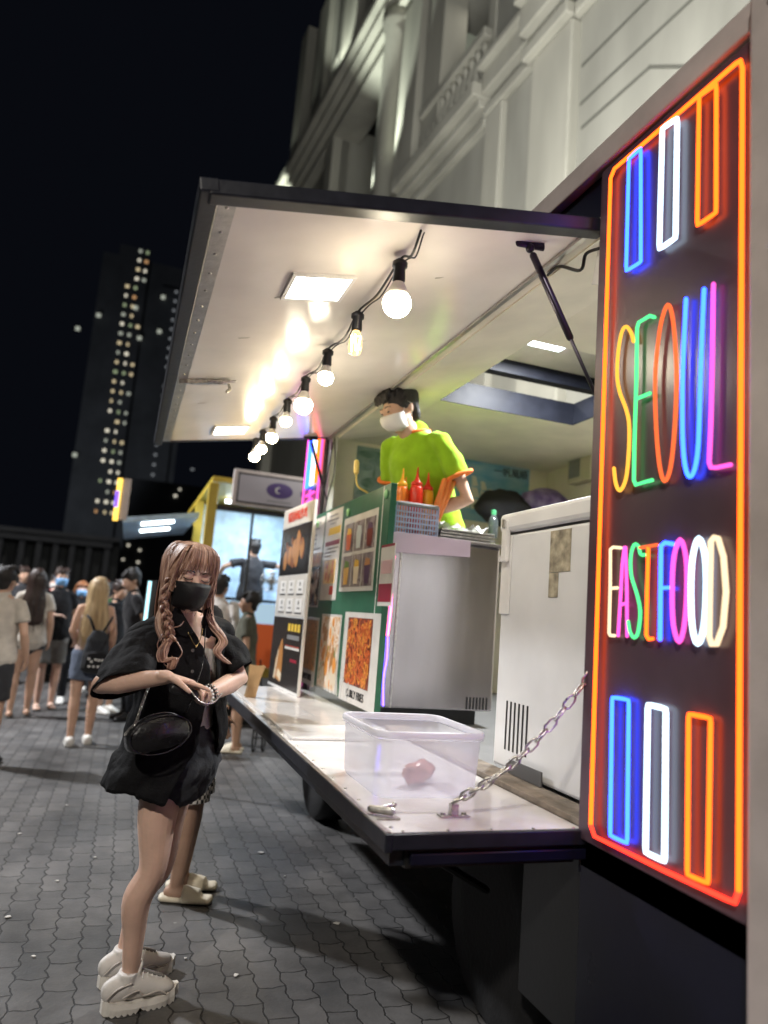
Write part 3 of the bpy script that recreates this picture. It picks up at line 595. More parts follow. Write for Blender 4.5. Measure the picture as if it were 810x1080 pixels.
# ---- things on the tray
tubm = mat('translucent_plastic', (.82, .82, .9), .3, alpha=.3, spec=.7, bump=.05, bs=5)
def tubshape(bm, c, hx, hy, h, t, skew=0):
    pass
x0, x1, y0, y1, z0, zt = .775, 1.15, 2.13, 2.55, ZF+.003, ZF+.198
tub = empty('plastic_tub', ((x0+x1)/2, (y0+y1)/2, ZF), 0, 'large clear rectangular plastic tub without lid on the white serving tray', 'tub')
def rr_ring(x0, x1, y0, y1, z, r, n=5):
    out = []
    for cx, cy, a0 in ((x1-r, y1-r, 0), (x0+r, y1-r, 90), (x0+r, y0+r, 180), (x1-r, y0+r, 270)):
        for k in range(n+1): a = R(a0+90*k/n); out.append(V((cx+r*math.cos(a), cy+r*math.sin(a), z)))
    return out
def rings(bm, rs, cap0=True, cap1=False):
    vr = [[bm.verts.new(p) for p in r] for r in rs]; n = len(vr[0])
    for a, b in zip(vr, vr[1:]):
        for k in range(n): bm.faces.new((a[k], a[(k+1) % n], b[(k+1) % n], b[k]))
    if cap0: bm.faces.new(vr[0][::-1])
    if cap1: bm.faces.new(vr[-1])
bm = BM(); i_ = .022
rings(bm, [rr_ring(x0+i_, x1-i_, y0+i_, y1-i_, z0, .04), rr_ring(x0+i_-.006, x1-i_+.006, y0+i_-.006, y1-i_+.006, z0+.012, .045), rr_ring(x0+.006, x1-.006, y0+.006, y1-.006, zt-.02, .05), rr_ring(x0-.004, x1+.004, y0-.004, y1+.004, zt-.018, .055)])
o = obj('tub_wall', bm, tubm, tub, smooth=True)
s = o.modifiers.new('wall', 'SOLIDIFY'); s.thickness = .0025
bm = BM(); tube(bm, rr_ring(x0, x1, y0, y1, zt-.006, .055), (.012, .007), 8, closed=True, ref=(0, 0, 1)); obj('rim', bm, mat('tub_rim', (.85, .85, .92), .3, alpha=.6), tub, smooth=True)
pm_ = mat('pink_frozen_meat', (.55, .25, .22), .3, var=.5, vs=25, bump=.3, bs=20, alpha=.95)
bm = BM(); tube(bm, [(.965, 2.3, ZF+.041), (1.0, 2.33, ZF+.042), (1.03, 2.36, ZF+.042)], [(.034, .034), (.036, .036), (.034, .034)], 14, ref=(0, 0, 1)); o = obj('meat_roll', bm, pm_, None, smooth=True)
folds(o, .03, .03); own(o, (.95, 2.3, ZF+.006), 'pink frozen meat roll lying inside the clear plastic tub', 'meat')
# kraft paper bag standing on the tray
q = at(263, 735, 'z', ZF+.014)
bm = BM(); pts0 = [(-.035, -.02), (.03, -.025), (.035, .02), (-.03, .025)]
rs = []
for t in (0, .3, .6, .85, 1):
    wx = 1+.55*t; wy = 1-.45*t
    r = []
    for k, (a, b) in enumerate([(-.028, -.028), (0, -.03), (.03, -.028), (.018, 0), (.03, .028), (0, .03), (-.028, .028), (-.018, 0)]):
        r.append(q+V((a*wx+.03*t+.004*math.sin(5*t+k), b*wy, .19*t+.003*math.cos(k*2)*t)))
    rs.append(r)
rings(bm, rs, True, False); o = obj('paper_bag', bm, M['kraft']); s = o.modifiers.new('wall', 'SOLIDIFY'); s.thickness = .002; own(o, q, 'folded brown kraft paper bag standing at the far end of the tray', 'paper bag')
bm = BM(); n_ = 10; q = at(268, 728, 'z', ZF+.016)
gv = [[bm.verts.new((.80+.2*i/n_, 3.75+.5*j/n_+.03*math.sin(i), ZF+.0155+.004*abs(noise.noise(V((i*.7, j*.7, 0)))))) for j in range(n_+1)] for i in range(n_+1)]
for i in range(n_):
    for j in range(n_): bm.faces.new((gv[i][j], gv[i+1][j], gv[i+1][j+1], gv[i][j+1]))
o = obj('plastic_sheet', bm, mat('clear_film', (.8, .85, .9), .12, alpha=.3), smooth=True); own(o, (.9, 4, ZF+.015), 'crumpled clear plastic film lying flat on the white tray', 'plastic film')

# ---- menu boards
GX = 1.236
gb = empty('menu_board', (GX, 4.5, ZF+.05), 0, 'long green menu board with laminated food posters above the tray', 'menu board')
POST = []; DR = []; M['darkredbg'] = mat('curly_backdrop', (.25, .05, .02), .3, var=.5, vs=12); M['plumbg'] = mat('drink_photo_backdrop', (.09, .065, .08), .3, var=.7, vs=9, col2=(.35, .3, .3))
gbr = bx('board', (GX, 3.5, .955), (GX+.035, 5.36, 2.135), M['green'], gb, .003)
bx('edge_strip', (GX-.002, 3.605, .957), (GX-.0002, 3.612, 2.133), M['whitemat'], gb)
def ypx(px, py, x=GX): return at(px, py, 'x', x).y
def zpx(px, py, x=GX): return at(px, py, 'x', x).z
def poster(pl, pr, pt, pb, ptr=None, m='paper', x=GX, root=None, th=.003, label=None):
    """pl/pr: left/right pixels, pt/pb: top/bottom pixels at the left edge"""
    ya = ypx(pl, (pt+pb)/2, x); yb = ypx(pr, (pt+pb)/2, x); zt_, zb_ = zpx(pl, pt, x), zpx(pl, pb, x)
    o = bx('poster', (x-th, yb, zb_), (x-.0004, ya, zt_), M[m], root or gb, .0015, label=label)
    return o, ya, yb, zb_, zt_
def photo(par, y0, y1, z0, z1, m, x=GX-.003): return bx('photo', (x-.0015, min(y0, y1), z0), (x-.0003, max(y0, y1), z1), M[m], par)
def sub(P, u0, u1, v0, v1, m, x=None): 
    o, ya, yb, zb, zt_ = P; return photo(o, ya+(yb-ya)*u0, ya+(yb-ya)*u1, zb+(zt_-zb)*v0, zb+(zt_-zb)*v1, m, GX-.003 if x is None else x)
def txt(P, s, u, v, h, m='ink', sx=1, x=None):
    o, ya, yb, zb, zt_ = P; return text('lettering', s, ((GX-.0045) if x is None else x, ya+(yb-ya)*u, zb+(zt_-zb)*v), h, M[m], o, 'x', sx)
P = poster(321.5, 339, 553, 640, label='tall white price list poster with rice roll photo'); POST.append((sub(P, .05, .97, .02, .45, 'paperdark'), 16, 'blob', ['brown', 'cream_', 'crust', 'cream_'], dict(ln=(.03, .06)))); POST.append((sub(P, .45, .97, .452, .6, 'kfood'), 10, 'curl', ['orange', 'amber'], dict(ln=(.02, .04))))
for i, (s, v) in enumerate((('SET MENU', .93), ('RM 12', .84), ('RM 15', .78), ('RM 18', .72), ('ADD DRINK', .64))): pass
for v, u0, u1 in ((.93, .2, .8), (.87, .2, .75), (.8, .4, .62), (.75, .38, .62), (.7, .4, .62), (.64, .15, .85)):
    photo(P[0], P[1]+(P[2]-P[1])*u0, P[1]+(P[2]-P[1])*u1, P[3]+(P[4]-P[3])*v, P[3]+(P[4]-P[3])*(v+.018), 'grey')
P = poster(341, 358, 543, 633, label='white poster with a tray of fried bites'); sub(P, .25, .95, .72, .8, 'yellowink'); sub(P, .1, .95, .6, .65, 'maroonink'); POST.append((sub(P, .15, .85, .18, .44, 'ffood'), 9, 'blob', ['crust', 'orange', 'gold'], dict(ln=(.03, .05)))); sub(P, .6, .8, .06, .15, 'redink')
for v, u0, u1 in ((.93, .2, .75), (.88, .15, .8), (.84, .3, .6), (.56, .2, .9), (.52, .1, .8), (.48, .1, .5)): photo(P[0], P[1]+(P[2]-P[1])*u0, P[1]+(P[2]-P[1])*u1, P[3]+(P[4]-P[3])*v, P[3]+(P[4]-P[3])*(v+.014), 'grey')
P = poster(361, 396, 549, 624, label='white poster with six drink photos')
for j in range(2):
    for i in range(3):
        o_ = sub(P, .06+i*.31, .34+i*.31, .06+j*.46, .47+j*.44, 'plumbg'); DR.append(o_)
P = poster(318.5, 334.5, 650, 719, label='white fries poster'); POST.append((sub(P, .05, .95, .22, .96, 'kfood'), 60, 'stick', ['crust', 'gold', 'amber'], dict(ln=(.08, .14), w=.007))); txt(P, 'CHEESY FRIES', .48, .11, .06, sx=.8)
P = poster(337, 358, 647, 725, label='poster of wraps with greens'); POST.append((sub(P, .05, .95, .03, .97, 'cfood'), 9, 'blob', ['crust', 'cream_', 'amber'], dict(ln=(.04, .09)))); POST.append((P[0], 0, 'greens', [], {}))
P = poster(361, 399, 645, 738, label='white curly fries poster'); POST.append((sub(P, .13, .82, .2, .94, 'darkredbg'), 55, 'curl', ['darkred', 'orange', 'amber', 'orange'], dict(ln=(.03, .06), w=.007))); txt(P, 'CURLY FRIES', .48, .1, .062, sx=.9)
bm = BM()
M['clip'] = mat('pale_green_clip', (.3, .6, .3), .4)
for (y_, z_) in ((3.56, 2.08), (4.25, 2.06), (5.0, 2.06)): bm = BM(); ell(bm, (GX-.006, y_, z_), (.012, .02, .026), 8, 6); obj('clip', bm, M['clip'], gb, smooth=True)
bm = BM()
for y_ in (3.95, 4.08, 4.2, 4.35):
    bm = BM(); tube(bm, [(GX-.002, y_+.03, .96), (GX-.002, y_, 1.06), (GX-.002, y_-.03, .96)], .005, 5); obj('white_painted_peak', bm, M['whitemat'], gb)
FR = random.Random(3)
fm = {n: mat('print_'+n, c, .3) for n, c in dict(orange=(.62, .13, .03), amber=(.75, .3, .05), gold=(.72, .42, .1), brown=(.2, .07, .03), crust=(.42, .19, .06), cream_=(.7, .6, .45), leafy=(.12, .25, .04), darkred=(.16, .02, .01), plum=(.1, .05, .1), ice=(.5, .55, .55), yellow_=(.75, .45, .04)).items()}
def relief(par, box4, n, kind, cols, x=GX-.0048, ln=(.03, .06), w=.006):
    ya, yb, za, zb = min(box4[0], box4[1]), max(box4[0], box4[1]), box4[2], box4[3]
    for ci, cname in enumerate(cols):
        bm = BM()
        for k in range(n):
            cy, cz = FR.uniform(ya+.02, yb-.02), FR.uniform(za+.025, zb-.025); l = FR.uniform(*ln)
            if kind == 'stick': a = FR.gauss(PI/2, .35); tube(bm, [(x, cy-math.cos(a)*l/2, cz-math.sin(a)*l/2), (x, cy+math.cos(a)*l/2, cz+math.sin(a)*l/2)], [(.0005, w), (.0005, w)], 5, cap='flat', ref=(1, 0, 0))
            elif kind == 'curl': a = FR.uniform(0, 6); tube(bm, [(x, cy+l*.5*math.cos(a+t*.5), cz+l*.6*math.sin(a+t*.5)) for t in range(8)], [(.0005, w)]*8, 5, cap='flat', ref=(1, 0, 0))
            else: ell(bm, (x, cy, cz), (.0006, l*FR.uniform(.4, .6), l*FR.uniform(.5, .9)), 12, 6)
        for v in bm.verts:
            v.co.y = min(max(v.co.y, ya+.003), yb-.003); v.co.z = min(max(v.co.z, za+.003), zb-.003); 
        for v in bm.verts: v.co.x -= ci*.0003
        o = obj('food_print', bm, fm[cname], par); o['kind'] = 'stuff'
def ext4(o):
    inv = INV[o.name].inverted(); c = [inv @ v.co for v in o.data.vertices]; return min(v.y for v in c), max(v.y for v in c), min(v.z for v in c), max(v.z for v in c)
for o_, n_, k_, cols_, kw in POST:
    e4 = ext4(o_)
    if k_ == 'greens': relief(o_, (e4[0]+.03, e4[1]-.03, e4[2]+.03, e4[2]+.28), 14, 'stick', ['leafy'], ln=(.05, .1)); continue
    relief(o_.parent, e4, n_, k_, cols_, **kw)
for i, o_ in enumerate(DR):
    ya, yb, za, zb = ext4(o_); w_, h_ = yb-ya, zb-za; c_ = [['gold', 'cream_', 'plum'], ['orange', 'ice', 'darkred']][i//3][i%3]; c2_ = ['leafy', 'yellow_', 'crust', 'yellow_', 'ice', 'plum'][i]
    bm = BM(); prism(bm, [(GX-.0062, ya+w_*.3, za+h_*.08), (GX-.0062, ya+w_*.7, za+h_*.08), (GX-.0062, ya+w_*.78, za+h_*.62), (GX-.0062, ya+w_*.22, za+h_*.62)], (.0014, 0, 0)); obj('drink_print', bm, fm[c_], o_)
    bm = BM(); prism(bm, [(GX-.0063, ya+w_*.24, za+h_*.621), (GX-.0063, ya+w_*.76, za+h_*.621), (GX-.0063, ya+w_*.65, za+h_*.85), (GX-.0063, ya+w_*.3, za+h_*.8)], (.0014, 0, 0)); obj('drink_print', bm, fm[c2_], o_)
# scan-to-pay placard (code left blank)
qx = 1.2
pl = empty('payment_placard', (qx, 3.5, 1.4), 0, 'small white and maroon payment placard hanging on the green board corner', 'sign')
ya, yb = ypx(400, 610, qx), ypx(414, 610, qx); zt_, zb_ = zpx(400, 576, qx), zpx(400, 639, qx)
bx('card', (qx, yb, zb_), (qx+.006, ya, zt_), M['paper'], pl); bx('band', (qx-.001, yb+.004, zb_+.02), (qx-.0002, ya-.004, zb_+.11), M['maroonink'], pl); bx('band', (qx-.001, yb, zt_-.012), (qx-.0002, ya, zt_), M['maroonink'], pl)
bx('grey_panel', (qx-.001, yb+.02, zb_+.16), (qx-.0002, ya-.02, zt_-.08), mat('pale_pink_print', (.6, .38, .4), .4), pl)
# black menu board standing on the tray
a_ = at(322, 640, 'x', 1.09); bpt = at(290.5, 640, 'y', 5.33)
yaw_ = math.atan2(bpt.x-a_.x, bpt.y-a_.y)
W_ = math.hypot(bpt.x-a_.x, bpt.y-a_.y)
bb = empty('menu_board', (a_.x, a_.y, ZF+.014), -yaw_, 'narrow black and white menu board with fried chicken photo at the end of the tray', 'menu board')
def lb(name, y0, y1, z0, z1, x0_, x1_, m, par, bev=0):
    bm = BM(); box(bm, (x0_, y0, z0), (x1_, y1, z1)); return obj(name, bm, m, par, local=True, bevel=bev)
HB = 1.275
lb('board', 0, W_, 0, HB, 0, .02, M['whitemat'], bb, .002)
o = lb('poster', .01, W_-.01, .02, .49, -.003, -.0004, M['paperdark'], bb); BP = o
def ltext(s, y, z, h, m, par, sx=1):
    t = text('lettering', s, (0, 0, 0), h, M[m], None, 'x', sx); t.parent = par
    Rm = Matrix(((0, 0, -1), (-1, 0, 0), (0, 1, 0))).to_4x4(); t.matrix_local = Matrix.Translation((-.0052, y, z)) @ Rm @ Matrix.Diagonal((sx, 1, 1, 1)); return t
for v, u0, u1, hh, mm in ((.40, .08, .5, .045, 'yellowink'), (.345, .08, .46, .03, 'grey'), (.30, .05, .5, .004, 'redink'), (.28, .05, .5, .016, 'paper'), (.2, .1, .3, .02, 'maroonink')):
    if hh > .04:
        for k in range(4): lb('photo', W_*(u0+k*.1), W_*(u0+k*.1+.07), v, v+.05, -.0045, -.0033, M[mm], o)
    else: lb('photo', W_*u0, W_*u1, v, v+hh, -.0045, -.0033, M[mm], o)
o = lb('poster', .01, W_-.01, .5, .78, -.003, -.0004, M['paper'], bb)
for j in range(2):
    for i in range(3):
        y_ = W_*(.1+i*.28); lb('price_box', y_, y_+W_*.2, .53+j*.125, .62+j*.125, -.0045, -.0033, M['whitemat'], o); lb('price_bar', y_, y_+W_*.2, .518+j*.125, .527+j*.125, -.0045, -.0033, M['ink'], o); lb('price_mark', y_+W_*.05, y_+W_*.14, .55+j*.125, .562+j*.125, -.0055, -.0046, M['grey'], o); lb('price_mark', y_+W_*.08, y_+W_*.12, .58+j*.125, .605+j*.125, -.0055, -.0046, M['grey'], o)
KP = o = lb('poster', .01, W_-.01, .785, 1.13, -.003, -.0004, M['paperdark'], bb); lb('photo', W_*.08, W_*.93, .8, 1.09, -.0045, -.0033, M['darkredbg'] if 0 else M['paperdark'], o)
for ci, (cname, n_) in enumerate((('brown', 7), ('crust', 8), ('brown', 3))):
    bm = BM()
    for k in range(n_): 
        y_, z_ = W_*FR.uniform(.2, .82), FR.uniform(.87, 1.03); ell(bm, (-.0048-ci*.0004, y_, z_), (.0006, .045 if ci < 2 else .02, .07 if ci < 2 else .03), 12, 6)
    p_ = obj('food_print', bm, fm[cname], KP, local=True)
bm = BM(); tube(bm, [(-.0050, W_*.68, .06), (-.0050, W_*.66, .16), (-.0050, W_*.62, .26), (-.0050, W_*.6, .34)], [(.0005, .09), (.0005, .1), (.0005, .06), (.0005, .01)], 10, ref=(1, 0, 0)); obj('food_print', bm, fm['crust'], BP, local=True)
bm = BM(); tube(bm, [(-.0056, W_*.78, .06), (-.0056, W_*.7, .26)], [(.0004, .022), (.0004, .01)], 8, ref=(1, 0, 0)); tube(bm, [(-.0056, W_*.62, .07), (-.0056, W_*.6, .12)], [(.0004, .06), (.0004, .05)], 8, ref=(1, 0, 0)); obj('food_print', bm, fm['cream_'], BP, local=True)
o = lb('header', .01, W_-.01, 1.135, HB-.01, -.003, -.0004, M['paper'], bb)
ltext('韩国风味炸鸡', W_*.5, 1.2, .085, 'redink', o, .95)

# ---- counter, basket, bottles, freezer
ct = empty('stainless_counter', (1.6, 4.1, ZF), 0, 'boxy stainless steel counter with a pink neon reflection at its edge beside the freezer', 'counter')
CY, CX0, CX1, CZ = 3.62, 1.285, 1.965, 1.87
bx('cabinet', (CX0, CY, .965), (CX1, 4.0, CZ), M['steel'], ct, .012)
bx('worktop', (CX0-.012, CY-.015, CZ+.001), (CX1+.012, 4.02, CZ+.02), M['steel'], ct, .006)
bx('corner_trim', (CX0+.075, CY-.006, .97), (CX0+.085, CY-.0005, CZ-.02), M['chrome'], ct)
bx('plinth', (CX0+.05, CY+.1, ZF), (CX1-.05, 3.95, .964), M['black'], ct)
bm = BM()
for i in range(7): box(bm, (CX1-.16+i*.02, CY-.004, .975), (CX1-.152+i*.02, CY-.0005, 1.04))
obj('vent', bm, M['black'], ct)
bm = BM(); prism(bm, [(CX0-.004, CY-.02, CZ+.021), (CX1-.2, CY-.02, CZ+.021), (CX1-.2, CY-.022, CZ-.07), (CX0-.004, CY-.022, CZ-.09)], (0, .003, 0)); obj('plastic_cover', bm, mat('lilac_film', (.75, .6, .72), .15, alpha=.6), ct)
# neon reflection on the counter edge, put in as glowing tubes (pink to blue)
bm = BM(); tube(bm, spline([(CX0+.036, CY-.01, 1.34), (CX0+.042, CY-.01, 1.5), (CX0+.034, CY-.01, 1.65), (CX0+.04, CY-.01, 1.76)], 6), .0045, 8); obj('glowing_strip', bm, emis('pink_neon_reflection', (1, .08, .3), 9), ct); bm = BM(); tube(bm, spline([(CX0+.04, CY-.01, .98), (CX0+.03, CY-.01, 1.12), (CX0+.04, CY-.01, 1.22), (CX0+.036, CY-.01, 1.33)], 6), .0045, 8); obj('glowing_strip', bm, emis('blue_neon_reflection', (.1, .05, 1), 9), ct)
bk = empty('plastic_basket', (1.45, 3.75, CZ+.02), 0, 'grey slotted plastic basket of sauce bottles on the counter', 'basket')
bm = BM(); bx0, bx1, by0, by1, bz0, bz1 = 1.335, 1.585, 3.66, 3.9, CZ+.023, CZ+.19
def slat(a, b): box(bm, a, b)
for i in range(15):
    t = i/14; x = bx0+.012+(bx1-bx0-.024)*t
    for yy in (by0, by1): box(bm, (x-.004, yy-.002, bz0), (x+.004, yy+.002, bz1))
for i in range(13):
    t = i/12; y = by0+.0+(by1-by0)*t
    for xx in (bx0, bx1): box(bm, (xx-.0025, y-.004, bz0+.001), (xx+.0025, y+.004, bz1+.001))
for z in (bz0, bz0+.03, bz0+.06, bz0+.09, bz0+.12): 
    for yy in (by0, by1): box(bm, (bx0-.003, yy-.003, z+.0003), (bx1+.003, yy+.003, z+.009))
    for xx in (bx0, bx1): box(bm, (xx-.0035, by0+.003, z+.0006), (xx+.0035, by1-.003, z+.0085))
o = obj('lattice', bm, mat('grey_blue_plastic', (.38, .42, .58), .4), bk)
bx('bottom', (bx0, by0+.003, bz0-.002), (bx1, by1-.003, bz0-.0005), M['grey'], bk); bm = BM(); tube(bm, rr_ring(bx0-.006, bx1+.006, by0-.006, by1+.006, bz1, .03), (.012, .005), 8, closed=True, ref=(0, 0, 1)); obj('rim', bm, M['grey'], bk, smooth=True)
def bottle(x, y, z, h, r, m, nm, label, group='sauce bottles in the basket', capm=None):
    b = empty('sauce_bottle', (x, y, z), 0, label, 'sauce bottle', group)
    bm = BM(); lathe(bm, (x, y, z), [(r*.9, 0), (r, .008), (r, h*.62), (r*.92, h*.7), (r*.8, h*.73)], 18); obj('bottle_body', bm, m, b, smooth=True)
    bm = BM(); lathe(bm, (x, y, z+h*.73), [(r*.82, 0), (r*.82, h*.05), (r*.4, h*.09), (r*.22, h*.15), (r*.09, h*.29)], 14); obj('nozzle', bm, capm or m, b, smooth=True)
red = mat('red_sauce_plastic', (.65, .03, .01), .3, sss=.2); yel = mat('yellow_sauce_plastic', (.85, .42, .02), .3, sss=.2); org = mat('orange_sauce_plastic', (.8, .2, .02), .3, sss=.2); pyel = mat('pale_yellow_bottle', (.8, .62, .2), .35)
bottle(1.47, 3.73, CZ+.03, .385, .04, red, 'r', 'red squeeze bottle standing in the grey basket', capm=red)
bottle(1.55, 3.76, CZ+.03, .37, .038, yel, 'y', 'yellow squeeze bottle with red nozzle in the grey basket', capm=red)
bottle(1.39, 3.75, CZ+.03, .37, .037, org, 'o', 'orange squeeze bottle at the left of the basket', capm=yel)
bottle(1.44, 3.83, CZ+.03, .34, .034, org, 'o', 'orange squeeze bottle behind the red bottle', capm=org)
bottle(1.34, 3.95, CZ+.02, .27, .045, pyel, 'p', 'pale yellow sauce pump bottle behind the green board', None, pyel)
bm = BM(); tube(bm, spline([(1.31, 4.1, CZ+.26), (1.30, 4.1, CZ+.3), (1.23, 4.1, CZ+.34), (1.215, 4.1, CZ+.44)], 6), .006, 6); tube(bm, [(1.215, 4.1, CZ+.42), (1.213, 4.1, CZ+.48)], .017, 8); o = obj('dispenser_hose', bm, pyel, smooth=True); own(o, (1.31, 4.1, CZ+.2), 'yellow bent dispenser hose with cap over the green board', 'hose')
om = mat('clear_orange_plastic', (.95, .3, .08), .15, alpha=.75, sss=.1)
bm = BM()
for dx, t in ((0, 0), (.035, .01), (.068, .02)): tube(bm, [(1.54+dx*.5, 3.7, CZ+.05), (1.58+dx*.7, 3.69+t, CZ+.2), (1.62+dx, 3.69+t, CZ+.36)], [(.012, .02), (.017, .022), (.015, .02)], 10)
o = obj('orange_tongs', bm, om, smooth=True); own(o, (1.6, 3.74, CZ+.03), 'translucent orange plastic tongs leaning out of the basket', 'tongs')
# stack of trays and foil
st = empty('metal_tray_stack', (1.75, 3.8, CZ+.02), 0, 'stack of thin metal trays with crumpled film on the counter', 'trays')
for k in range(4): bx('tray', (1.6+.004*k, 3.66, CZ+.0215+k*.017), (1.955-.003*k, 3.98, CZ+.032+k*.017), M['chrome'], st, .003)
bm = BM()
gv = [[bm.verts.new((1.6+.3*i/24, 3.655+.2*j/16, CZ+.1+.05*noise.noise(V((i*.22, j*.25, 3)))+.02*noise.noise(V((i*.6, j*.6, 7))))) for j in range(17)] for i in range(25)]
for i in range(24):
    for j in range(16): bm.faces.new((gv[i][j], gv[i+1][j], gv[i+1][j+1], gv[i][j+1]))
o = obj('crumpled_film', bm, mat('film', (.75, .75, .72), .12, alpha=.55), st, smooth=True)
fz = empty('chest_freezer', (1.7, 2.2, ZF), 0, 'scuffed white chest freezer with worn label beside the neon sign', 'freezer')
FX, FY0, FY1, FZ = 1.425, 1.35, 2.6, 1.885
bx('cabinet', (FX, FY0, ZF+.02), (FX+.7, FY1, FZ-.085), M['white'], fz, .012)
bx('lid', (FX-.02, FY0, FZ-.077), (FX+.7, FY1+.012, FZ), M['white'], fz, .018)
bx('gasket', (FX+.01, FY0+.02, FZ-.086), (FX+.68, FY1-.02, FZ-.076), M['grey'], fz)
bx('corner_guard', (FX-.008, FY1-.075, ZF+.6), (FX-.0005, FY1-.002, FZ-.09), M['whitemat'], fz, .003)
lt = empty('latch', (0, 0, 0)); lt.parent = fz; INV[lt.name] = INV[fz.name]
bx('latch_plate', (FX-.03, FY1-.07, FZ-.2), (FX-.0085, FY1-.03, FZ-.03), M['whitemat'], lt, .006); bx('latch_hook', (FX-.036, FY1-.06, FZ-.06), (FX-.0305, FY1-.04, FZ-.03), M['chrome'], lt)
wl = mat('peeled_label', (.42, .37, .27), .8, var=.6, vs=25, bump=.3)
bx('worn_label', (FX-.002, 2.12, FZ-.25), (FX-.0005, 2.25, FZ-.1), wl, fz); bx('worn_label', (FX-.002, 2.19, FZ-.34), (FX-.0005, 2.25, FZ-.252), wl, fz)
bm = BM()
for i in range(6): box(bm, (FX-.003, 2.5-i*.03, ZF+.09), (FX-.0005, 2.508-i*.03, ZF+.27))
obj('vent', bm, M['black'], fz)
bx('corner_bracket', (FX-.03, 2.2, ZF+.021), (FX-.024, 2.42, ZF+.07), mat('slotted_grey', (.12, .12, .12), .5, .5), fz)
# interior posters, meter box, bags
def wallposter(y, xl, xr, zb, zt_, m, label, cat='poster'):
    o = empty('wall_poster', ((xl+xr)/2, y, zb), 0, label, cat); bx('sheet', (xl, y-.006, zb), (xr, y-.001, zt_), m, o); return o
sea = mat('blue_sea_sky_print', (.06, .28, .48), .3, var=.5, vs=3, col2=(.35, .5, .6), stretch=(1, 1, 3))
YW = 5.549
pa, pb_ = at(497, 487, 'y', YW), at(556, 545, 'y', YW)
sp_ = wallposter(YW, pa.x-.18, pb_.x, pb_.z-.1, at(556, 492, 'y', YW).z, sea, 'blue poster of a sailing ship with black calligraphy on the inner wall')
text('lettering', '一帆風順', (pb_.x-.19, YW-.008, at(540, 500, 'y', YW).z), .085, M['ink'], sp_, 'y')
bm = BM(); sx = pa.x+.02; sz = pb_.z+.0
for k, (dx, h_, w_) in enumerate(((0, .3, .1), (.09, .26, .1), (.17, .2, .1), (-.08, .2, .07))):
    for r_ in range(3): prism(bm, [(sx+dx, YW-.0085, sz+.0+r_*h_/3), (sx+dx+w_*(1-r_*.22), YW-.0085, sz+.01+r_*h_/3), (sx+dx+w_*(.7-r_*.2), YW-.0085, sz+(r_+.9)*h_/3), (sx+dx-.01, YW-.0085, sz+(r_+.95)*h_/3)], (0, .002, 0))
obj('ship_sails', bm, M['paper'], sp_)
pine = mat('pine_landscape_print', (.02, .1, .05), .3, var=.6, vs=7, col2=(.25, .35, .36))
pa, pb_ = at(377, 470, 'y', YW), at(412, 530, 'y', YW)
pp = wallposter(YW, pa.x, pb_.x+.1, pb_.z-.1, pa.z, mat('pale_landscape_print', (.24, .34, .32), .3, var=.4, vs=6), 'green landscape poster with a dark pine tree behind the vendor')
bm = BM()
for k, (dx, dz, a, b) in enumerate(((.13, -.06, .13, .035), (.2, -.12, .1, .03), (.08, -.17, .07, .03), (.16, -.3, .12, .05), (.1, -.4, .09, .05), (.25, -.38, .06, .05))): ell(bm, (pa.x+dx, YW-.007, pa.z+dz), (a, .002, b), 14, 6)
box(bm, (pa.x+.15, YW-.009, pa.z-.42), (pa.x+.17, YW-.0062, pa.z-.06)); obj('pine_tree_print', bm, pine, pp)
mb = empty('meter_box', (XB-.04, 4.55, 2.3), 0, 'beige electric meter box with a grey window on the inner wall', 'meter box')
yz = at(610, 494, 'x', XB-.1)
bx('case', (XB-.1, yz.y-.16, yz.z-.11), (XB-.001, yz.y+.16, yz.z+.12), mat('beige_case', (.5, .45, .33), .5), mb, .01); bx('window', (XB-.104, yz.y-.02, yz.z-.07), (XB-.101, yz.y+.13, yz.z+.08), M['grey'], mb)
bx('shelf', (2.0, 4.6, 1.9), (XB-.001, 5.5, 1.94), M['steel'], FT)
def blob(name, c, r, m, label, cat, disp=.03):
    bm = BM(); ell(bm, c, r, 20, 14); o = obj(name, bm, m, None, smooth=True); folds(o, disp, .08); return own(o, V(c)-V((0, 0, r[2])), label, cat)
q = at(545, 520, 'y', 5.0)
bm = BM()
q = at(532, 530, 'y', 5.1); blob('black_bag', (q.x, 5.1, q.z-.05), (.25, .13, .15), mat('black_cloth_bag', (.012, .012, .014), .8), 'slumped black cloth bag on the back shelf below the ship poster', 'bag', .09)
q = at(575, 528, 'y', 5.1); blob('purple_bag', (q.x, 5.1, q.z-.02), (.22, .12, .12), mat('purple_plastic_bag', (.3, .24, .42), .4, var=.6, vs=9, col2=(.04, .01, .12), bump=.4, bs=12), 'purple and white plastic bag behind the freezer', 'bag', .05)
q = at(520, 556, 'y', 4.2)
bt = empty('drink_bottle', (q.x, 4.2, q.z-.05), 0, 'dark clear bottle with a green cap between counter and freezer', 'bottle')
bm = BM(); lathe(bm, (q.x, 4.2, q.z-.08), [(.03, 0), (.034, .01), (.034, .12), (.016, .16)], 16); obj('bottle_body', bm, mat('smoked_bottle', (.05, .06, .06), .1, alpha=.85), bt, smooth=True)
bm = BM(); lathe(bm, (q.x, 4.2, q.z+.081), [(.017, 0), (.017, .03), (.013, .034)], 12); obj('cap', bm, mat('green_cap', (.05, .25, .12), .4), bt)
lamp('interior_led_light', 'AREA', (2.23, 3.6, 3.14), 70, (.95, .98, 1), .2, (2.23, 3.6, 0))

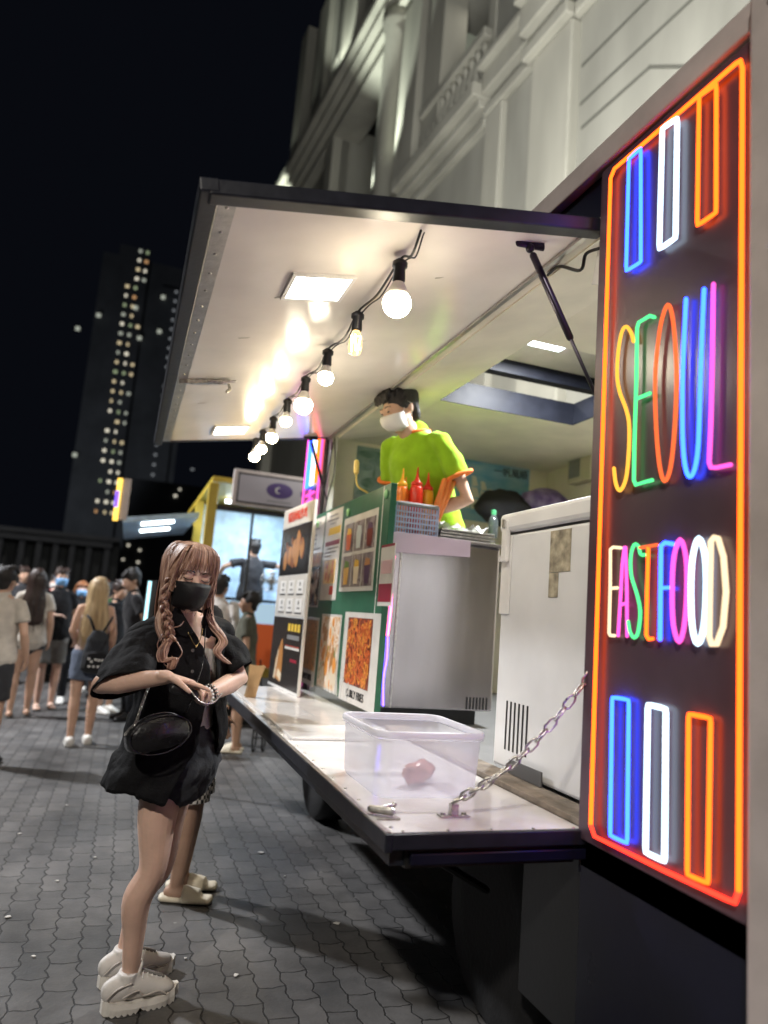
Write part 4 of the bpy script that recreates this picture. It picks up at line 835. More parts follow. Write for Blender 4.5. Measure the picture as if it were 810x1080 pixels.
# ================================================================== SECOND FOOD TRUCK
YT = 9.0
t2_ = empty('food_truck', (1.6, YT+2, 0), 0, 'yellow framed food truck with bright blue white interior behind the queue', 'food truck')
def T(px, py, y=YT): return at(px, py, 'y', y)
xl = T(222, 560).x-.02; xr = 2.6; zt2 = T(290, 497).z+.05
bluew = mat('pale_blue_interior', (.45, .62, .8), .4, var=.25, vs=9, bump=.2, bs=30)
bx('back_wall', (xl+.06, YT+1.8, .6), (xr, YT+1.85, 2.9), bluew, t2_); bx('side_wall', (xr, YT, .6), (xr+.05, YT+4, 2.95), bluew, t2_)
bx('roof', (xl-.02, YT, 2.95), (xr+.05, YT+4, 3.02), M['yellow'], t2_); bx('floor', (xl, YT, .6), (xr, YT+4, .7), M['grey'], t2_)
for y in (YT-.04, YT+1.7): bx('yellow_post', (xl-.06, y, .45), (xl+.06, y+.1, 2.93), M['yellow'], t2_, .01)
bx('yellow_post', (xl+.05, YT-.03, .6), (xl+.14, YT+.02, .8), M['yellow'], t2_)
zr = T(290, 664).z
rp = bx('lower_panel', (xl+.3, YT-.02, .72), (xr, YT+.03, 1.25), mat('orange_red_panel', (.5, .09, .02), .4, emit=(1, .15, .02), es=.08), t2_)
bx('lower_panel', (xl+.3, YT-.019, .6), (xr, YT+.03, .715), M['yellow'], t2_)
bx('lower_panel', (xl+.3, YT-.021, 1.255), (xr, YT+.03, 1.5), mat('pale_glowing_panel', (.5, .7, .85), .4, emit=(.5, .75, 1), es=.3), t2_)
bx('counter_bar', (xl+.25, YT-.05, 1.51), (xr, YT+.05, 1.545), M['black'], t2_)
for x in (xl+.5, xr-.1): bx('window_frame', (x, YT-.02, 1.545), (x+.03, YT+.02, 2.6), M['black'], t2_)
bx('window_frame', (xl+.06, YT-.021, 2.6), (xr, YT+.021, 2.66), M['black'], t2_)
sg = empty('sign_board', (0, 0, 0)); sg.parent = t2_; INV[sg.name] = INV[t2_.name]
a, b = T(246, 500), T(342, 545); zA, zB = T(248, 531).z, T(248, 499).z
bx('sign_case', (a.x, YT-.12, zA-.03), (2.45, YT-.05, zB+.04), M['postgrey'], sg, .01); bx('sign_face', (a.x+.05, YT-.13, zA+.01), (2.42, YT-.121, zB), mat('sign_face_lilac', (.3, .28, .31), .4, emit=(.6, .55, .6), es=.06), sg)
bm = BM()
for z_ in (zA+.012, zB-.012): box(bm, (a.x+.05, YT-.134, z_-.01), (2.42, YT-.1302, z_+.01))
box(bm, (a.x+.05, YT-.1342, zA+.02), (a.x+.07, YT-.1302, zB-.02)); obj('sign_border', bm, M['black'], sg); c = T(295, 518, YT-.13); bx('small_line', (c.x-.15, YT-.135, c.z-.15), (c.x+.16, YT-.1305, c.z-.135), M['grey'], sg); bm = BM(); ell(bm, (c.x, YT-.135, c.z), (.17, .004, .1), 28, 8); obj('logo_oval', bm, mat('purple_logo', (.07, .04, .16), .4), sg)
bm = BM()
bm2 = [(c.x-.015+.035*math.cos(t), YT-.143, c.z+.035*math.sin(t)) for t in [R(60+i*24) for i in range(11)]]; tube(bm, bm2, [.003+.009*math.sin(PI*i/10) for i in range(11)], 6); obj('logo_moon', bm, M['whitemat'], sg)
for i in range(3): bx('logo_letter', (c.x+.27+i*.085, YT-.135, c.z-.035), (c.x+.33+i*.085, YT-.1305, c.z+.03), mat('purple_letter', (.07, .05, .25), .4), sg)
# its side canopy with LED strips, seen from the end
a, b = T(130, 547, YT+.3), T(208, 545, YT+.3)
bm = BM(); prism(bm, [(b.x+.02, YT+.3, b.z+.06), (b.x+.02, YT+.3, b.z-.0), (a.x, YT+.3, a.z-.05), (a.x, YT+.3, a.z+.02)], (0, 2.6, 0)); cp2 = obj('canopy', bm, bluew, t2_)
for t0, t1, z_ in ((.2, .6, -.05),):
    for y in (YT+.5, YT+1.5):
        p0 = V((a.x, 0, a.z-.05)).lerp(V((b.x, 0, b.z-.0)), .25); p1 = V((a.x, 0, a.z-.05)).lerp(V((b.x, 0, b.z-.0)), .7)
        bm = BM(); prism(bm, [(p0.x, y, p0.z-.004), (p1.x, y, p1.z-.004), (p1.x, y, p1.z-.03), (p0.x, y, p0.z-.03)], (0, .06, 0)); obj('glowing_strip', bm, M['ledcool'], cp2)
es_ = T(127, 527, YT+.3); bm = BM(); box(bm, (es_.x-.06, YT+.27, es_.z-.26), (es_.x+.0, YT+.33, es_.z+.26)); o = obj('end_sign', bm, emis('yellow_sign_light', (1, .6, .1), 1.6), cp2)
bm = BM(); box(bm, (es_.x-.065, YT+.262, es_.z-.1), (es_.x-.02, YT+.269, es_.z+.1)); obj('end_sign', bm, emis('violet_sign_light', (.25, .12, 1), 1.2), cp2)
bm = BM(); box(bm, (es_.x+.01, YT+.29, es_.z-.24), (es_.x+.1, YT+.4, es_.z+.27)); obj('end_sign_case', bm, M['postgrey'], cp2)
bx('glowing_strip', (xl+.3, YT+.3, 2.88), (xl+1.2, YT+.36, 2.92), M['ledcool'], t2_); bx('glowing_strip', (xl+.3, YT+1.2, 2.88), (xl+1.2, YT+1.26, 2.92), M['ledcool'], t2_)
lamp('second_truck_led_light', 'AREA', (xl+.8, YT+.7, 2.85), 34, (.75, .88, 1), .8, (xl+.8, YT+.9, 0))
lamp('second_canopy_led_light', 'AREA', ((a.x+b.x)/2, YT+1.2, a.z-.1), 16, (.85, .92, 1), .5, ((a.x+b.x)/2, YT+1.2, 0))
# street bracket lamp seen above the second truck is the last bulb of the string
# fan hanging in its window
fn = empty('wall_fan', (0, 0, 0), 0, 'round silver cage fan in the window of the yellow truck', 'fan'); q = T(287, 613, YT+.25)
fn.location = q; INV[fn.name] = Matrix.Translation(-q)
bm = BM()
for r_ in (.03, .06, .09, .12, .145): tube(bm, [q+V((r_*math.cos(2*PI*k/24), 0, r_*math.sin(2*PI*k/24))) for k in range(24)], .004, 5, closed=True)
for k in range(12): tube(bm, [q, q+V((.145*math.cos(k*PI/6), -.02, .145*math.sin(k*PI/6)))], .003, 4)
obj('cage', bm, M['chrome'], fn); bm = BM(); lathe(bm, q+V((0, .08, 0)), [(.05, 0), (.055, .05), (.03, .08)], 14, (0, -1, 0)); obj('motor', bm, M['grey'], fn)
bm = BM()
for k in range(4): a_ = k*PI/2; prism(bm, [q+V((.02*math.cos(a_), .01, .02*math.sin(a_))), q+V((.12*math.cos(a_-.3), .0, .12*math.sin(a_-.3))), q+V((.12*math.cos(a_+.3), .02, .12*math.sin(a_+.3)))], (0, .004, 0))
obj('blade', bm, M['grey'], fn)

# ================================================================== PEOPLE
SK = {k: mat('skin_'+k, c, .5, var=.16, vs=9, sss=.12, bump=.14, bs=55) for k, c in dict(fair=(.68, .45, .35), light=(.56, .35, .25), tan=(.46, .28, .19), leg=(.40, .255, .185)).items()}
def hairmat(n, c1, c2, rough=.38): return mat('hair_'+n, c1, rough, var=.5, vs=30, col2=c2, stretch=(1, 1, .12), bump=.5, bs=140, spec=.6)
HR = dict(pinkblond=hairmat('ash_pink_blonde', (.50, .31, .22), (.21, .105, .075)), black=hairmat('black', (.022, .018, .017), (.007, .006, .006), .7), brown=hairmat('dark_brown', (.05, .028, .022), (.015, .009, .008)), blonde=hairmat('blonde', (.62, .46, .26), (.28, .19, .1)), ginger=hairmat('copper', (.36, .15, .06), (.14, .05, .02)))
def cloth(n, c, var=.2, rough=.9, **k): return mat('cloth_'+n, c, rough, var=var, vs=12, bump=.25, bs=120, sheen=.1, spec=.2, **k)
CL = dict(black=cloth('black', (.013, .013, .015)), white=cloth('white', (.6, .57, .54)), cream=cloth('cream', (.55, .5, .44)), greyshort=cloth('grey', (.2, .2, .19)), denim=cloth('denim', (.11, .135, .19)), darkdenim=cloth('dark_denim', (.035, .038, .045), .5), olive=cloth('olive', (.1, .1, .075)), navy=cloth('navy', (.015, .025, .09)), lime=cloth('lime', (.28, .5, .02), .15), orange=cloth('orange_trim', (.8, .2, .04)), green=cloth('green', (.03, .08, .03)), pinkw=cloth('pale_pink', (.55, .42, .38)), darkgreyc=cloth('dark_grey', (.04, .04, .045)), red=cloth('red', (.4, .03, .04)))
MK = dict(blue=mat('blue_mask', (.2, .42, .72), .7), white=mat('white_mask', (.66, .64, .62), .7), black=mat('black_mask', (.006, .006, .007), .65, bump=.15, bs=120))
SH = dict(white=mat('white_shoe', (.66, .64, .6), .5, bump=.1), black=M['black'], sandal=mat('sandal_strap', (.08, .07, .06), .6))

def hand(bm, w, d, nrm, side, curl=.35, s=1.0, spread=.12, idx=None):
    w, d, nrm = V(w), V(d).normalized(), V(nrm); nrm = (nrm-d*nrm.dot(d)).normalized(); ac = d.cross(nrm)*side
    tube(bm, [w-d*.02*s, w+d*.025*s, w+d*.06*s, w+d*.088*s], [(.024*s, .018*s), (.032*s, .016*s), (.039*s, .0145*s), (.036*s, .012*s)], 12, ref=ac)
    for k, (o, l) in enumerate(((.028, .068), (.0095, .077), (-.0095, .071), (-.027, .056))):
        p = w+d*.08*s+ac*o*s; dd = (d+ac*spread*(1.2-k*.8)).normalized(); pts = [p]; c = curl if not (idx is not None and k == 0) else idx
        for j, f in enumerate((.42, .33, .25)):
            dd = (Matrix.Rotation(c*(1.0 if j else .8), 3, ac*-1*side if False else dd.cross(nrm)) @ dd).normalized(); p = p+dd*l*f*s; pts.append(p)
        r = .0086*s; tube(bm, pts, [r, r*.97, r*.9, r*.75], 8)
    p = w+d*.018*s+ac*.026*s; dd = (d*.75+ac*.75+nrm*.25).normalized(); pts = [p]
    for l in (.038, .03, .022): p = p+dd*l*s; pts.append(p); dd = (dd+nrm*.2+d*.25).normalized()
    tube(bm, pts, [.013*s, .011*s, .0095*s, .0075*s], 8)

def headmesh(bm, T, s=1.0, nose=True):
    """head-local: face at -y, z up, origin between the ears"""
    q = lambda x, y, z: T @ V((x*s, y*s, z*s)); r3 = T.to_3x3()
    def e(c, r): ell(bm, q(*c), tuple(k*s for k in r), 20, 14, r3)
    e((0, .018, .035), (.076, .094, .088)); e((0, -.02, -.04), (.06, .068, .07)); e((0, -.055, -.088), (.026, .024, .02)); e((0, -.03, .0), (.067, .062, .07))
    for x in (-1, 1):
        e((x*.04, -.06, -.02), (.026, .024, .028)); e((x*.076, .018, -.0), (.009, .018, .03)); e((x*.032, -.081, .018), (.0165, .0115, .0095))
        e((x*.034, -.082, .036), (.024, .01, .008))
    tube(bm, [q(0, -.085, .025), q(0, -.1, .0), q(0, -.112, -.018)], [.0085*s, .01*s, .0125*s], 10)
    for x in (-1, 1): e((x*.011, -.1, -.02), (.009, .01, .008))
    e((0, -.088, -.046), (.022, .012, .006)); e((0, -.087, -.056), (.019, .012, .006))
def maskmesh(T, s=1.0, n=16, rows=7, tall=1.0):
    bm = BM(); g_ = []
    for j in range(rows+1):
        t = j/rows; z = .004-.102*t*tall; row = []
        dep = .108+.02*math.sin(PI*min(1, t*1.25+.12))-.05*max(0, t-.72)/.28
        for i in range(n+1):
            a = R(-72+144*i/n); x = (.077-.018*t)*math.sin(a)/math.sin(R(72)); fy = math.cos(a)
            y = -(.03+(dep-.03)*max(0, (fy-.31)/.69)**.7); zz = z+(-.012 if j == 0 else 0)*(1-max(0, fy-.31)/.69)+.02*(1-fy)*t
            y -= .0022*math.sin(j*2.6)
            row.append(bm.verts.new(T @ V((x*s, y*s, zz*s))))
        g_.append(row)
    for j in range(rows):
        for i in range(n): bm.faces.new((g_[j][i], g_[j][i+1], g_[j+1][i+1], g_[j+1][i]))
    return bm
def maskobj(T, m, par, s=1.0, local=False, tall=1.0):
    o = obj('face_mask', maskmesh(T, s, tall=tall), m, par, smooth=True, local=local); k = o.modifiers.new('cloth', 'SOLIDIFY'); k.thickness = .0025
    for sd in (-1, 1):
        bm = BM(); tube(bm, spline([T @ V((sd*.069*s, -.03*s, -.012*s)), T @ V((sd*.083*s, .0, .028*s)), T @ V((sd*.084*s, .022*s, .012*s)), T @ V((sd*.078*s, .005*s, -.035*s)), T @ V((sd*.056*s, -.03*s, -.07*s))], 4), .0018*s, 5)
        obj('ear_loop', bm, m, o, local=local)
    return o
def strand(bm, pts, r0, r1=None, n=5, seg=5, flat=1.0):
    p = spline(pts, n); m = len(p); r1 = r0*.35 if r1 is None else r1
    rr_ = []
    for i in range(m):
        t = i/(m-1); r = (r0*min(1, .5+t*4)*(1-t)+r1*t) if t > .0 else r0*.5
        rr_.append((r, r*flat))
    tube(bm, p, rr_, seg, cap='flat')

def person(loc, yaw, h, label, skin='light', hair=('short', 'black'), top=None, bottom=None, arms=None, shoes='white', mask=None, tilt=0, hyaw=0, group='people at the night market', female=False, stride=.0, vox=.012, lean=0, legskin=None, legs=None, footdrop=True, headoff=(0, 0, 0)):
    s = h/1.70
    P = empty('person', loc, yaw, label, 'person', group)
    S = lambda *p: V(p)*s
    hw = .15 if female else .172; wr = .115 if female else .14
    Sh = {sd: S(sd*hw, lean*.8, 1.40) for sd in (-1, 1)}
    arms = arms or {}
    A = {}
    for sd in (-1, 1):
        e_, w_, hd = arms.get(sd, ((sd*(hw+.055), -.03, 1.12), (sd*(hw+.07), .04, .885), (0, .1, -1)))
        A[sd] = (S(*e_), S(*w_), V(hd))
    L = legs or {sd: ((sd*.085, 0, .9), (sd*.09, .015+sd*stride*.45, .49), (sd*.088, -.01+sd*stride, .085)) for sd in (-1, 1)}
    bm = BM()
    tube(bm, [S(0, 0, .86), S(0, 0, .95), S(0, lean*.2, 1.06), S(0, lean*.5, 1.2), S(0, lean*.7, 1.32), S(0, lean*.8, 1.41)], [((.15 if female else .15)*s, .1*s), (.165*s, .105*s), (wr*s, .088*s), (.15*s, .1*s), (.165*s, .1*s), (.12*s, .07*s)], 16, ref=(1, 0, 0))
    hc = V((0, lean*1.05+.01, 1.585))*s+V(headoff)
    tube(bm, [S(0, lean*.8, 1.4), hc+V((0, -.02, -.05))*s], [.058*s, .054*s], 12)
    for sd in (-1, 1):
        e_, w_, hd = A[sd]
        tube(bm, [Sh[sd]+S(-sd*.03, 0, -.01), Sh[sd]+S(0, 0, -.015), Sh[sd].lerp(e_, .5), e_, e_.lerp(w_, .3), w_], [.04*s, .042*s, .041*s, .036*s, .038*s, .025*s], 12)
        hand(bm, w_, hd, (-sd, .2, 0) if abs(hd.normalized().z) > .6 else (0, 0, -1), sd, .35, s*.95)
        a, b, c = (V(q)*s for q in L[sd]); fw = .02
        tube(bm, [a, a.lerp(b, .45), b, b.lerp(c, .3), b.lerp(c, .65), c], [.088*s, .074*s, .053*s, .056*s, .045*s, .034*s], 14)
        tube(bm, [c+S(0, -.03, -.04), c+S(0, .04, -.045), c+S(sd*.01, .13, -.062)], [(.034*s, .035*s), (.04*s, .032*s), (.042*s, .018*s)], 12, ref=(1, 0, 0))
    T = Matrix.Translation(hc) @ Matrix.Rotation(PI+hyaw, 4, 'Z') @ Matrix.Rotation(tilt, 4, 'X')
    headmesh(bm, T, s)
    body = remesh(obj('body', bm, SK[skin], P, local=True), vox, 2)
    hd_ = lambda x, y, z: T @ (V((x, y, z))*s)
    # eyes and brows
    bm = BM()
    for sd in (-1, 1):
        bm = BM(); ell(bm, hd_(sd*.032, -.089, .017), (.011*s, .005*s, .004*s), 8, 6, T.to_3x3()); obj('eye', bm, M['ink'], P, local=True)
        bm = BM(); tube(bm, [hd_(sd*.016, -.09, .04), hd_(sd*.034, -.091, .044), hd_(sd*.05, -.078, .038)], .003*s, 5); obj('eyebrow', bm, M['ink'], P, local=True)
    if mask: maskobj(T, MK[mask], P, s, True)
    # hair
    kind, hcol = hair; bm = BM(); r3 = T.to_3x3(); rh = random.Random(len(label)*7+int(h*100))
    ell(bm, hd_(0, .028, .05), (.087*s, .1*s, .09*s), 20, 14, r3)
    if kind in ('long', 'bob'):
        lz = -.62 if kind == 'long' else -.16
        tube(bm, [hd_(0, .04, .05), hd_(0, .055, -.05), hd_(0, .075, -.16)]+([hd_(0, .1, -.33), hd_(0, .11, -.48), hd_(0, .105, -.58)] if kind == 'long' else []), [(.085*s, .085*s), (.098*s, .07*s), (.1*s, .058*s)]+([(.125*s, .045*s), (.12*s, .035*s), (.06*s, .02*s)] if kind == 'long' else []), 16, ref=r3 @ V((1, 0, 0)))
        for sd in (-1, 1): tube(bm, [hd_(sd*.07, -.02, .07), hd_(sd*.088, -.015, -.0), hd_(sd*.085, -.01, -.1)]+([hd_(sd*.1, .03, -.25)] if kind == 'long' else []), [.025*s, .026*s, .024*s]+([.022*s] if kind == 'long' else []), 8)
        tube(bm, [hd_(-.06, -.06, .075), hd_(0, -.085, .07), hd_(.06, -.06, .075)], .022*s, 8)
    else:
        tube(bm, [hd_(0, .05, .03), hd_(0, .06, -.05)], [(.08*s, .06*s), (.06*s, .035*s)], 12, ref=r3 @ V((1, 0, 0)))
        for sd in (-1, 1): ell(bm, hd_(sd*.072, .01, .03), (.014*s, .045*s, .035*s), 10, 8, r3)
        for k in range(26):
            x = rh.uniform(-.065, .065); tube(bm, [hd_(x, -.03, .12), hd_(x*1.1, -.068, .1), hd_(x*1.12+rh.uniform(-.01, .01), -.085, .074+rh.uniform(-.014, .01))], [.012*s, .011*s, .004*s], 6)
        for k in range(20):
            a = rh.uniform(0, 2*PI); r_ = rh.uniform(.02, .075); tube(bm, [hd_(r_*math.cos(a), .03+r_*math.sin(a), .12), hd_(r_*1.2*math.cos(a+.3), .03+r_*1.2*math.sin(a+.3), .145)], [.018*s, .006*s], 6)
    if kind == 'short' and vox < .011:
        for k in range(120):
            a = rh.uniform(0, 2*PI); e_ = rh.uniform(-.1, 1.2); d0 = V((math.cos(a)*math.cos(e_), math.sin(a)*math.cos(e_), math.sin(e_)))
            if d0.y < -.45 and d0.z < .45: continue
            b0 = V((0, .026, .048))+V((d0.x*.08, d0.y*.093, d0.z*.085)); t_ = V((-.25*d0.x+rh.uniform(-.6, .6), -.7, -.35+rh.uniform(-.4, .4))).normalized()
            tube(bm, [hd_(*b0), hd_(*(b0+d0*.012+t_*.015)), hd_(*(b0+d0*.01+t_*.036))], [.011*s, .008*s, .003*s], 6)
    remesh(obj('hair', bm, HR[hcol], P, local=True), .006 if vox < .011 else .009, 1, .008, .02)
    if kind == 'long':
        bm = BM()
        for k in range(90):
            a = rh.uniform(-1.5, 1.5); x = math.sin(a); e_ = rh.uniform(-.66, -.45)
            strand(bm, [hd_(x*.05, .06, .13), hd_(x*.09, .06+.065*math.cos(a), .03), hd_(x*.1, .055+.075*math.cos(a), -.12), hd_(x*.125+rh.uniform(-.01, .01), .07+.075*math.cos(a), -.32), hd_(x*.12+rh.uniform(-.03, .03), .08+.06*math.cos(a), e_)], .0065*s, .001, 4)
        obj('hair_locks', bm, HR[hcol], P, smooth=True, local=True)
    # top
    if top:
        ty, tm = top[:2]; zb = top[2] if len(top) > 2 else .9; bm = BM(); o_ = .016
        if ty == 'strap': tube(bm, [S(0, 0, zb), S(0, 0, 1.06), S(0, 0, 1.2), S(0, lean*.7, 1.3)], [((.165)*s, .118*s), ((wr+o_)*s, .104*s), (.162*s, .117*s), (.163*s, .112*s)], 20, ref=(1, 0, 0))
        else:
            tube(bm, [S(0, 0, zb), S(0, 0, .98), S(0, lean*.2, 1.08), S(0, lean*.5, 1.2), S(0, lean*.7, 1.32), S(0, lean*.8, 1.42), S(0, lean*.8, 1.45)], [(.2*s, .14*s), (.19*s, .132*s), (.17*s, .125*s), (.175*s, .127*s), ((hw-.008)*s, .112*s), (.125*s, .085*s), (.075*s, .07*s)], 20, ref=(1, 0, 0))
            ln = .62 if ty == 'tee' else 1
            for sd in (-1, 1):
                e_, w_, _ = A[sd]; end = Sh[sd].lerp(e_, ln)
                if ty == 'tee': tube(bm, [Sh[sd]+S(-sd*.06, 0, .005), Sh[sd]+S(-sd*.01, 0, -.015), Sh[sd].lerp(end, .6), end], [.05*s, .057*s, .06*s, .066*s], 12, cap='flat')
                else: tube(bm, [Sh[sd]+S(-sd*.04, 0, 0), Sh[sd], e_, w_.lerp(e_, .05)], [.06*s, .066*s, .056*s, .045*s], 12, cap='flat')
        remesh(obj('shirt', bm, CL[tm], P, local=True), .013, 2, .022, .09)
        if tm == 'lime':
            bm = BM(); tube(bm, [S(.078*math.cos(a), lean*.82+.072*math.sin(a), 1.448-.018*math.sin(a)) for a in [k*PI/12 for k in range(24)]], .011*s, 8, closed=True); obj('orange_collar', bm, CL['orange'], P, smooth=True, local=True)
            for sd in (-1, 1):
                bm = BM()
                e_ = A[sd][0]; c = Sh[sd].lerp(e_, .62); d = (e_-Sh[sd]).normalized(); a_ = d.orthogonal().normalized(); b_ = d.cross(a_)
                tube(bm, [c+(a_*math.cos(t)+b_*math.sin(t))*.072*s for t in [k*PI/10 for k in range(20)]], .011*s, 8, closed=True)
                obj('orange_cuff', bm, CL['orange'], P, smooth=True, local=True)
    if bottom:
        ty, bmz = bottom[:2]; bm = BM()
        tube(bm, [S(0, 0, .82), S(0, 0, .93), S(0, 0, 1.03)], [(.16*s, .115*s), (.178*s, .125*s), ((wr+.012)*s, .1*s)], 18, ref=(1, 0, 0))
        if ty == 'skirt': tube(bm, [S(0, 0, .66), S(0, 0, .8), S(0, 0, .95)], [(.18*s, .13*s), (.18*s, .13*s), (.17*s, .12*s)], 18, ref=(1, 0, 0), cap='flat')
        elif ty == 'dress': tube(bm, [S(0, 0, .5), S(0, 0, .8), S(0, 0, .95)], [(.2*s, .15*s), (.19*s, .14*s), (.17*s, .12*s)], 18, ref=(1, 0, 0), cap='flat')
        else:
            for sd in (-1, 1):
                a, b, c = (V(q)*s for q in L[sd]); t = {'hot': .3, 'shorts': .85}.get(ty)
                if t: tube(bm, [a, a.lerp(b, t*.5), a.lerp(b, t)], [.1*s, .098*s, .095*s], 14, cap='flat')
                else: tube(bm, [a, b, c+S(0, 0, .02)], [.1*s, .075*s, .06*s], 14, cap='flat')
        remesh(obj({'skirt': 'skirt', 'dress': 'dress', 'long': 'trousers'}.get(ty, 'shorts'), bm, CL[bmz], P, local=True), .013, 2, .018, .09)
    for sd in (-1, 1):
        c = V(L[sd][2])*s; bm = BM(); dz = -c.z
        if shoes == 'sandal':
            tube(bm, [c+S(0, -.05, 0)+V((0, 0, dz+.014)), c+S(0, .05, 0)+V((0, 0, dz+.014)), c+S(sd*.01, .15, 0)+V((0, 0, dz+.014))], [(.035*s, .013), (.042*s, .013), (.046*s, .013)], 12, ref=(1, 0, 0)); tube(bm, [c+S(-.045, .08, -.055), c+S(0, .08, -.025), c+S(.045, .08, -.055)], [(.02, .005)]*3, 8, ref=(0, 1, 0))
            obj('sandal', bm, SH['sandal'] , P, smooth=True, local=True)
        elif shoes == 'slide':
            obj_slide(P, c, s, sd)
        else:
            tube(bm, [c+S(0, -.045, -.03), c+S(0, .03, -.025), c+S(0, .09, -.045), c+S(sd*.008, .15, -.055)], [(.046*s, .05*s), (.05*s, .052*s), (.052*s, .035*s), (.045*s, .025*s)], 14, ref=(1, 0, 0))
            tube(bm, [c+S(0, -.055, 0)+V((0, 0, dz+.02)), c+S(0, .05, 0)+V((0, 0, dz+.02)), c+S(sd*.01, .165, 0)+V((0, 0, dz+.02))], [(.045*s, .02), (.052*s, .02), (.046*s, .018)], 14, ref=(1, 0, 0))
            remesh(obj('shoe', bm, SH[shoes], P, local=True), .008, 1)
    return P, A, S, T
slm = mat('cream_slide', (.66, .6, .48), .55, bump=.05)
def obj_slide(P, c, s, sd):
    bm = BM(); tube(bm, [V((c.x, c.y-.06, .018)), V((c.x, c.y+.05, .016)), V((c.x+sd*.01, c.y+.165, .018))], [(.038, .02), (.048, .018), (.05, .018)], 16, ref=(1, 0, 0))
    for k in range(5): y = c.y+.045+k*.016; tube(bm, [V((c.x-.05, y, .02)), V((c.x-.035, y, .055-k*.003)), V((c.x, y, .068-k*.005)), V((c.x+.035, y, .055-k*.003)), V((c.x+.05, y, .02))], .012, 8)
    remesh(obj('slide_sandal', bm, slm, P, local=True), .007, 1)
def yawto(dx, dy): return math.atan2(-dx, dy)       # facing +Y turned to (dx, dy)
def gp(px, py): return at(px, py, 'z', 0)

# vendor in the truck
hp_ = at(421, 433, 'y', 3.86); vf = V((-.853, -.521, 0)); vs_ = 1.09; vp = hp_-vf*.262*vs_; vp.z = ZF; vp = vp-vf*.05+V((.05, 0, .0)); vs_ = (hp_.z-ZF+.055)/1.585
ven, A_, S_, T_ = person(vp, yawto(-.9, -.55), vs_*1.7, 'vendor in lime green shirt with orange collar looking down at the truck counter', 'light', ('short', 'black'), ('tee', 'lime'), ('long', 'darkgreyc'),
    {1: ((.23, .06, 1.13), (.1, .12, 1.0), (-.3, 1, -.4)), -1: ((-.28, .1, 1.1), (-.1, .2, 1.02), (.6, .6, -.5))}, 'black', 'white', tilt=.55, lean=.26, hyaw=-.4, headoff=(.02, .05, -.055), vox=.009, group='food truck staff')
# crowd left
person(gp(45, 748), yawto(.25, -1), 1.73, 'young man in black tee and grey shorts with blue mask and sling bag', 'fair', ('short', 'brown'), ('tee', 'black'), ('shorts', 'greyshort'), {1: ((.24, .02, 1.15), (.05, .2, 1.14), (-1, .2, 0))}, 'sandal', 'blue', stride=.05)
person(gp(70, 742), yawto(.1, -1), 1.6, 'woman with copper bob and blue mask behind the young man', 'fair', ('bob', 'ginger'), ('tee', 'black'), ('long', 'black'), None, 'white', 'blue', female=True)
bl, A_, S_, T_ = person(gp(82, 786), yawto(-.1, 1), 1.6, 'long haired blonde woman seen from behind in pale top and denim skirt', 'light', ('long', 'blonde'), ('strap', 'pinkw', .96), ('skirt', 'denim'), {1: ((.2, -.02, 1.14), (.2, .07, .92), (0, .15, -1)), -1: ((-.2, -.02, 1.14), (-.12, .16, 1.0), (.5, .5, 0))}, 'white', None, female=True, stride=.06)
def bag_thing(name, loc, yaw, label, cat, build):
    b = empty(name, loc, yaw, label, cat); build(b); return b
def backpack(b):
    bm = BM(); tube(bm, [V((0, 0, .0)), V((0, 0, .13)), V((0, 0, .28)), V((0, 0, .34))], [(.13, .05), (.125, .06), (.1, .05), (.07, .03)], 18, ref=(1, 0, 0)); remesh(obj('bag_body', bm, CL['darkdenim'], b, local=True), .01, 1, .01, .06)
    bm = BM(); tube(bm, [V((0, -.055, .02)), V((0, -.06, .14))], [(.105, .03), (.1, .03)], 16, ref=(1, 0, 0)); o = obj('front_pocket', bm, CL['black'], b, smooth=True, local=True)
    bm = BM()
    for x, z in ((-.07, .1), (-.045, .075), (-.01, .095), (.02, .09), (.05, .09), (-.06, .03), (-.02, .03), (.02, .03), (.055, .03)): box(bm, (x-.011, -.0925, z-.008), (x+.011, -.088, z+.009))
    obj('white_print', bm, M['whitemat'], o, local=True)
    bm = BM(); 
    for sd in (-1, 1): tube(bm, spline([(sd*.03, .03, .33), (sd*.09, .0, .46), (sd*.12, .1, .5)], 5), (.012, .004), 6); tube(bm, [(sd*.08, -.05, .3), (sd*.035, -.055, .18)], .005, 6)
    obj('strap', bm, CL['black'], b, smooth=True, local=True)
q = gp(82, 786)
bag_thing('backpack', (q.x+.06, q.y-.2, .74), .15, 'small dark denim backpack with white print worn low by the blonde woman', 'backpack', backpack)
person(gp(18, 756), yawto(-.1, 1), 1.68, 'woman with very long dark hair and cream top seen from behind', 'light', ('long', 'brown'), ('tee', 'cream', .86), ('hot', 'darkgreyc'), None, 'sandal', None, female=True, stride=.07)
person(gp(-24, 806), yawto(.35, 1), 1.6, 'person in white speckled tee cut off by the left picture edge', 'light', ('short', 'black'), ('tee', 'cream'), ('shorts', 'darkgreyc'), {1: ((.25, -.03, 1.13), (.24, .1, .9), (-.2, .3, -1))}, 'black', None)
person(V((-1.15, 13.2, 0)), yawto(.1, -1), 1.7, 'person in red top with white mask far back between the crowd', 'fair', ('short', 'black'), ('tee', 'red'), ('long', 'black'), None, 'black', 'white', vox=.016)
person(V((-1.55, 12.6, 0)), yawto(.3, -1), 1.78, 'tall dark haired person behind the long dark haired woman', 'light', ('short', 'brown'), ('tee', 'darkgreyc'), ('long', 'black'), None, 'black', None, vox=.016)
person(V((-.35, 11.8, 0)), yawto(-.3, 1), 1.66, 'person in dark clothes just behind the blonde woman', 'light', ('short', 'ginger'), ('tee', 'black'), ('long', 'black'), None, 'white', None, vox=.016)
